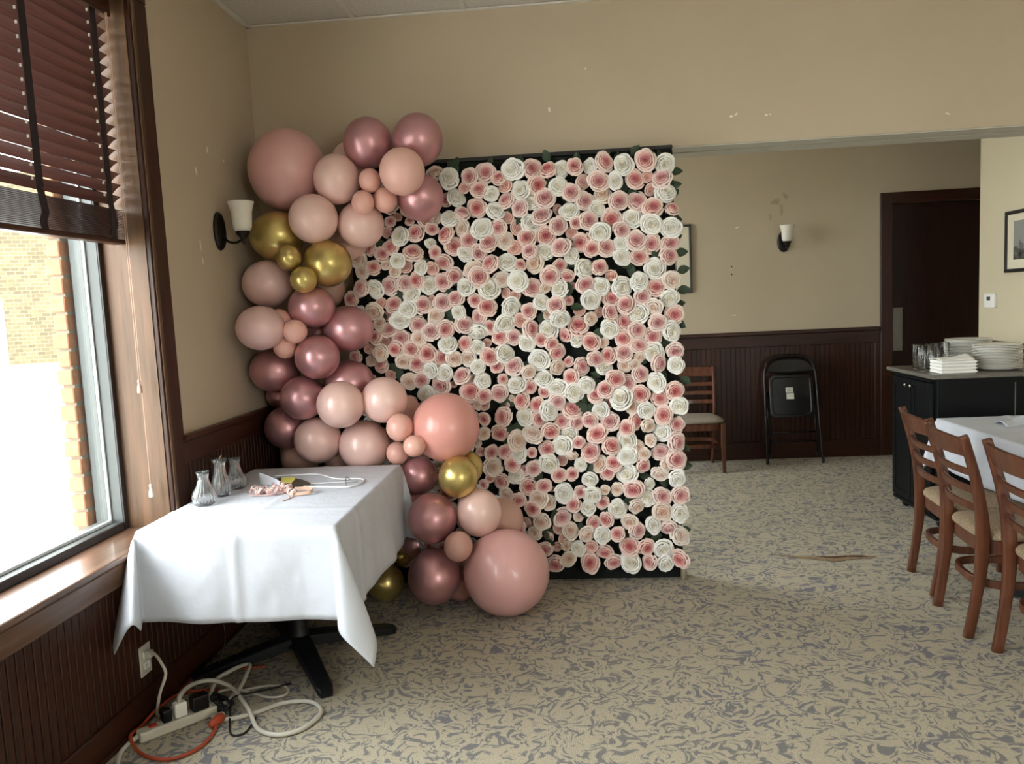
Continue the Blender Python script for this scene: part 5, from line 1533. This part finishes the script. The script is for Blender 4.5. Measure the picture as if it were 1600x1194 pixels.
# ================================================================ folding chair against the back wall
fc = thing('folding_chair', 'black metal folding chair leaning folded against the panelling', 'chair', (1.955, 7.095, 0), 0)
LEAN = math.atan2(0.175, 0.98)


def lp(x, h, off=0.0):
    """point on the leaning plane: h up along the chair, off towards the room"""
    return (x, h * math.sin(LEAN) - off * math.cos(LEAN), h * math.cos(LEAN) + off * math.sin(LEAN))


arch = [lp(-0.245, 0.012), lp(-0.238, 0.35), lp(-0.232, 0.70), lp(-0.225, 0.84), lp(-0.185, 0.945), lp(-0.10, 0.985), lp(0, 0.992), lp(0.10, 0.985), lp(0.185, 0.945), lp(0.225, 0.84), lp(0.232, 0.70), lp(0.238, 0.35), lp(0.245, 0.012)]
obj('front_tube', tube(bmesh.new(), catmull(arch, 6), 0.0115, 10), M['fold_black'], fc, True)
rear = [lp(-0.212, 0.07, -0.030), lp(-0.208, 0.40, -0.025), lp(-0.205, 0.66, -0.02)]
obj('rear_tube', tube(bmesh.new(), rear, 0.0105, 10), M['fold_black'], fc, True)
obj('rear_tube', tube(bmesh.new(), [(-p[0], p[1], p[2]) for p in rear], 0.0105, 10), M['fold_black'], fc, True)
for h in (0.20, 0.285):
    obj('rung', tube(bmesh.new(), [lp(-0.21, h, -0.028), lp(0.21, h, -0.028)], 0.008, 8), M['fold_black'], fc, True)
for s_ in (-1, 1):
    for a_, o_ in ((arch[0], 0.0), (rear[0], 0.0)):
        q = (abs(a_[0]) * s_, a_[1], a_[2])
        obj('rubber_foot', lathe(bmesh.new(), [(0.013, -0.011 if o_ == 0 else 0), (0.0145, 0.02), (0.0125, 0.03)], 12, 0, 0), M['cord_b'], fc, True, (q[0], q[1], q[2]))
bm = bmesh.new()


def backrest(u, v):
    x = (-1 + 2 * u)
    top = 0.975 - 0.135 * abs(x) ** 3.5
    bot = 0.845 - 0.03 * (1 - x * x)
    h = bot + (top - bot) * v
    p = lp(x * 0.222, h, 0.006 - 0.018 * (1 - x * x))
    return Vector(p)


grid(bm, backrest, 16, 5)
solidify(obj('backrest', bm, M['fold_black'], fc, True), 0.006)
bm = bmesh.new()
N = 12
rs = []
for off, ins in ((-0.010, 0.012), (-0.012, 0.0), (0.008, 0.0), (0.012, 0.006), (0.012, 0.022), (0.006, 0.03)):
    q = []
    for cx, cy, a0 in ((1, 1, 0), (-1, 1, 90), (-1, -1, 180), (1, -1, 270)):
        for k in range(7):
            a = math.radians(a0 + k * 15)
            rad = 0.045
            q.append(lp(cx * (0.195 - ins - rad) + rad * math.cos(a), 0.615 + cy * (0.195 - ins - rad) + rad * math.sin(a), off))
    rs.append(q)
rings(bm, rs)
obj('seat_panel', bm, M['fold_black'], fc, False)
o = obj('sticker', bx(-0.034, 0.030, -0.0008, 0.0004, -0.025, 0.022), M['paper'], fc, False, lp(-0.015, 0.672, 0.0075))
o.rotation_euler = (-LEAN, 0, 0)
for k in range(3):
    l_ = obj('print_line', bx(-0.024, 0.018 - 0.008 * (k % 2), -0.0014, -0.0009, 0.012 - 0.011 * k - 0.0015, 0.012 - 0.011 * k + 0.0015), M['frame_black'], o)
o = obj('sticker', bx(-0.034, 0.032, -0.0008, 0.0004, -0.027, 0.027), M['paper'], fc, False, lp(-0.010, 0.614, 0.0075))
o.rotation_euler = (-LEAN, 0, 0)
o = obj('rivet', lathe(bmesh.new(), [(0.006, 0), (0.006, 0.003)], 10), M['pushplate'], fc, True, lp(0.165, 0.47, 0.010))
o.rotation_euler = (PI / 2 - LEAN, 0, 0)


# ================================================================ wall lamps
def sconce(label, loc, rz):
    """uplight with an oval back plate; local +y points out of the wall"""
    t = thing('wall_lamp', label, 'lamp', loc, rz)
    bm = bmesh.new()
    rs = []
    for s, y in ((1.0, 0.001), (1.0, 0.008), (0.93, 0.016), (0.75, 0.021), (0.4, 0.024)):
        rs.append([(0.058 * s * math.cos(2 * PI * k / 28), y, 0.095 * s * math.sin(2 * PI * k / 28)) for k in range(28)])
    rings(bm, rs)
    obj('back_plate', bm, M['bronze'], t, True)
    obj('arm', tube(bmesh.new(), catmull([(0, 0.02, -0.02), (0, 0.045, -0.052), (0, 0.085, -0.06), (0, 0.118, -0.045), (0, 0.125, -0.02)], 6), 0.0065, 10), M['bronze'], t, True)
    obj('holder', lathe(bmesh.new(), [(0.004, -0.072), (0.008, -0.06), (0.010, -0.045), (0.030, -0.022), (0.034, -0.012), (0.033, -0.006)], 20, 0, 0.125), M['bronze'], t, True)
    sh = [(0.024, -0.0055), (0.036, -0.004), (0.045, 0.010), (0.048, 0.040), (0.050, 0.085), (0.057, 0.115), (0.064, 0.135), (0.0645, 0.139), (0.061, 0.137), (0.054, 0.115), (0.047, 0.085), (0.045, 0.04), (0.041, 0.012), (0.024, 0.001)]
    o = obj('shade', lathe(bmesh.new(), sh, 32, 0, 0.125), M['frosted'], t, True)
    o['label'] = 'frosted white bell glass shade'
    return t


sconce('unlit bronze wall lamp with a white bell shade beside the balloons', (XW, 3.795, 1.985), math.radians(-90))
sconce('unlit bronze wall lamp with a white bell shade on the back wall', (1.945, YB, 2.01), math.radians(180))

# ================================================================ pictures and thermostat
pc = thing('framed_picture', 'dark framed picture on the back wall half hidden by the roses', 'picture', (0, 0, 0))
PX0, PX1, PZ0, PZ1 = 0.52, 1.112, 1.585, 2.212
obj('backing', bx(PX0 + 0.004, PX1 - 0.004, YB - 0.014, YB - 0.001, PZ0 + 0.004, PZ1 - 0.004), M['tan'], pc)
obj('picture_mat', bx(PX0 + 0.012, PX1 - 0.012, YB - 0.0175, YB - 0.0145, PZ0 + 0.012, PZ1 - 0.012), M['matboard'], pc)
for a in ((PX0, PX1, PZ0, PZ0 + 0.022), (PX0, PX1, PZ1 - 0.022, PZ1), (PX0, PX0 + 0.022, PZ0 + 0.0225, PZ1 - 0.0225), (PX1 - 0.022, PX1, PZ0 + 0.0225, PZ1 - 0.0225)):
    obj('frame', bx(a[0], a[1], YB - 0.026, YB - 0.001, a[2], a[3], 0.003), M['frame_black'], pc)
obj('print', bx(PX0 + 0.14, PX1 - 0.14, YB - 0.0184, YB - 0.0176, PZ0 + 0.13, PZ1 - 0.13), M['photo'], pc)
pc = thing('framed_picture', 'black framed grey landscape photo on the cream right wall', 'picture', (0, 0, 0))
QY0, QY1, QZ0, QZ1 = 5.42, 6.035, 1.615, 2.055
obj('backing', bx(XR - 0.014, XR - 0.001, QY0 + 0.004, QY1 - 0.004, QZ0 + 0.004, QZ1 - 0.004), M['tan'], pc)
obj('picture_mat', bx(XR - 0.0175, XR - 0.0145, QY0 + 0.012, QY1 - 0.012, QZ0 + 0.012, QZ1 - 0.012), M['matboard'], pc)
for a in ((QY0, QY1, QZ0, QZ0 + 0.026), (QY0, QY1, QZ1 - 0.026, QZ1), (QY0, QY0 + 0.026, QZ0 + 0.0265, QZ1 - 0.0265), (QY1 - 0.026, QY1, QZ0 + 0.0265, QZ1 - 0.0265)):
    obj('frame', bx(XR - 0.028, XR - 0.001, a[0], a[1], a[2], a[3], 0.003), M['frame_black'], pc)
obj('print', bx(XR - 0.0184, XR - 0.0176, QY0 + 0.11, QY1 - 0.105, QZ0 + 0.09, QZ1 - 0.075), M['photo'], pc)
th = thing('thermostat', 'small white thermostat on the cream wall above the plates', 'thermostat', (XR, 6.245, 1.412))
obj('case', bx(-0.024, -0.0005, -0.075, 0.075, -0.055, 0.055, 0.006, 2), M['plastic_t'], th)
obj('display', bx(-0.0255, -0.0242, -0.02, 0.03, 0.0, 0.03, 0.0), M['far_glass'], th)
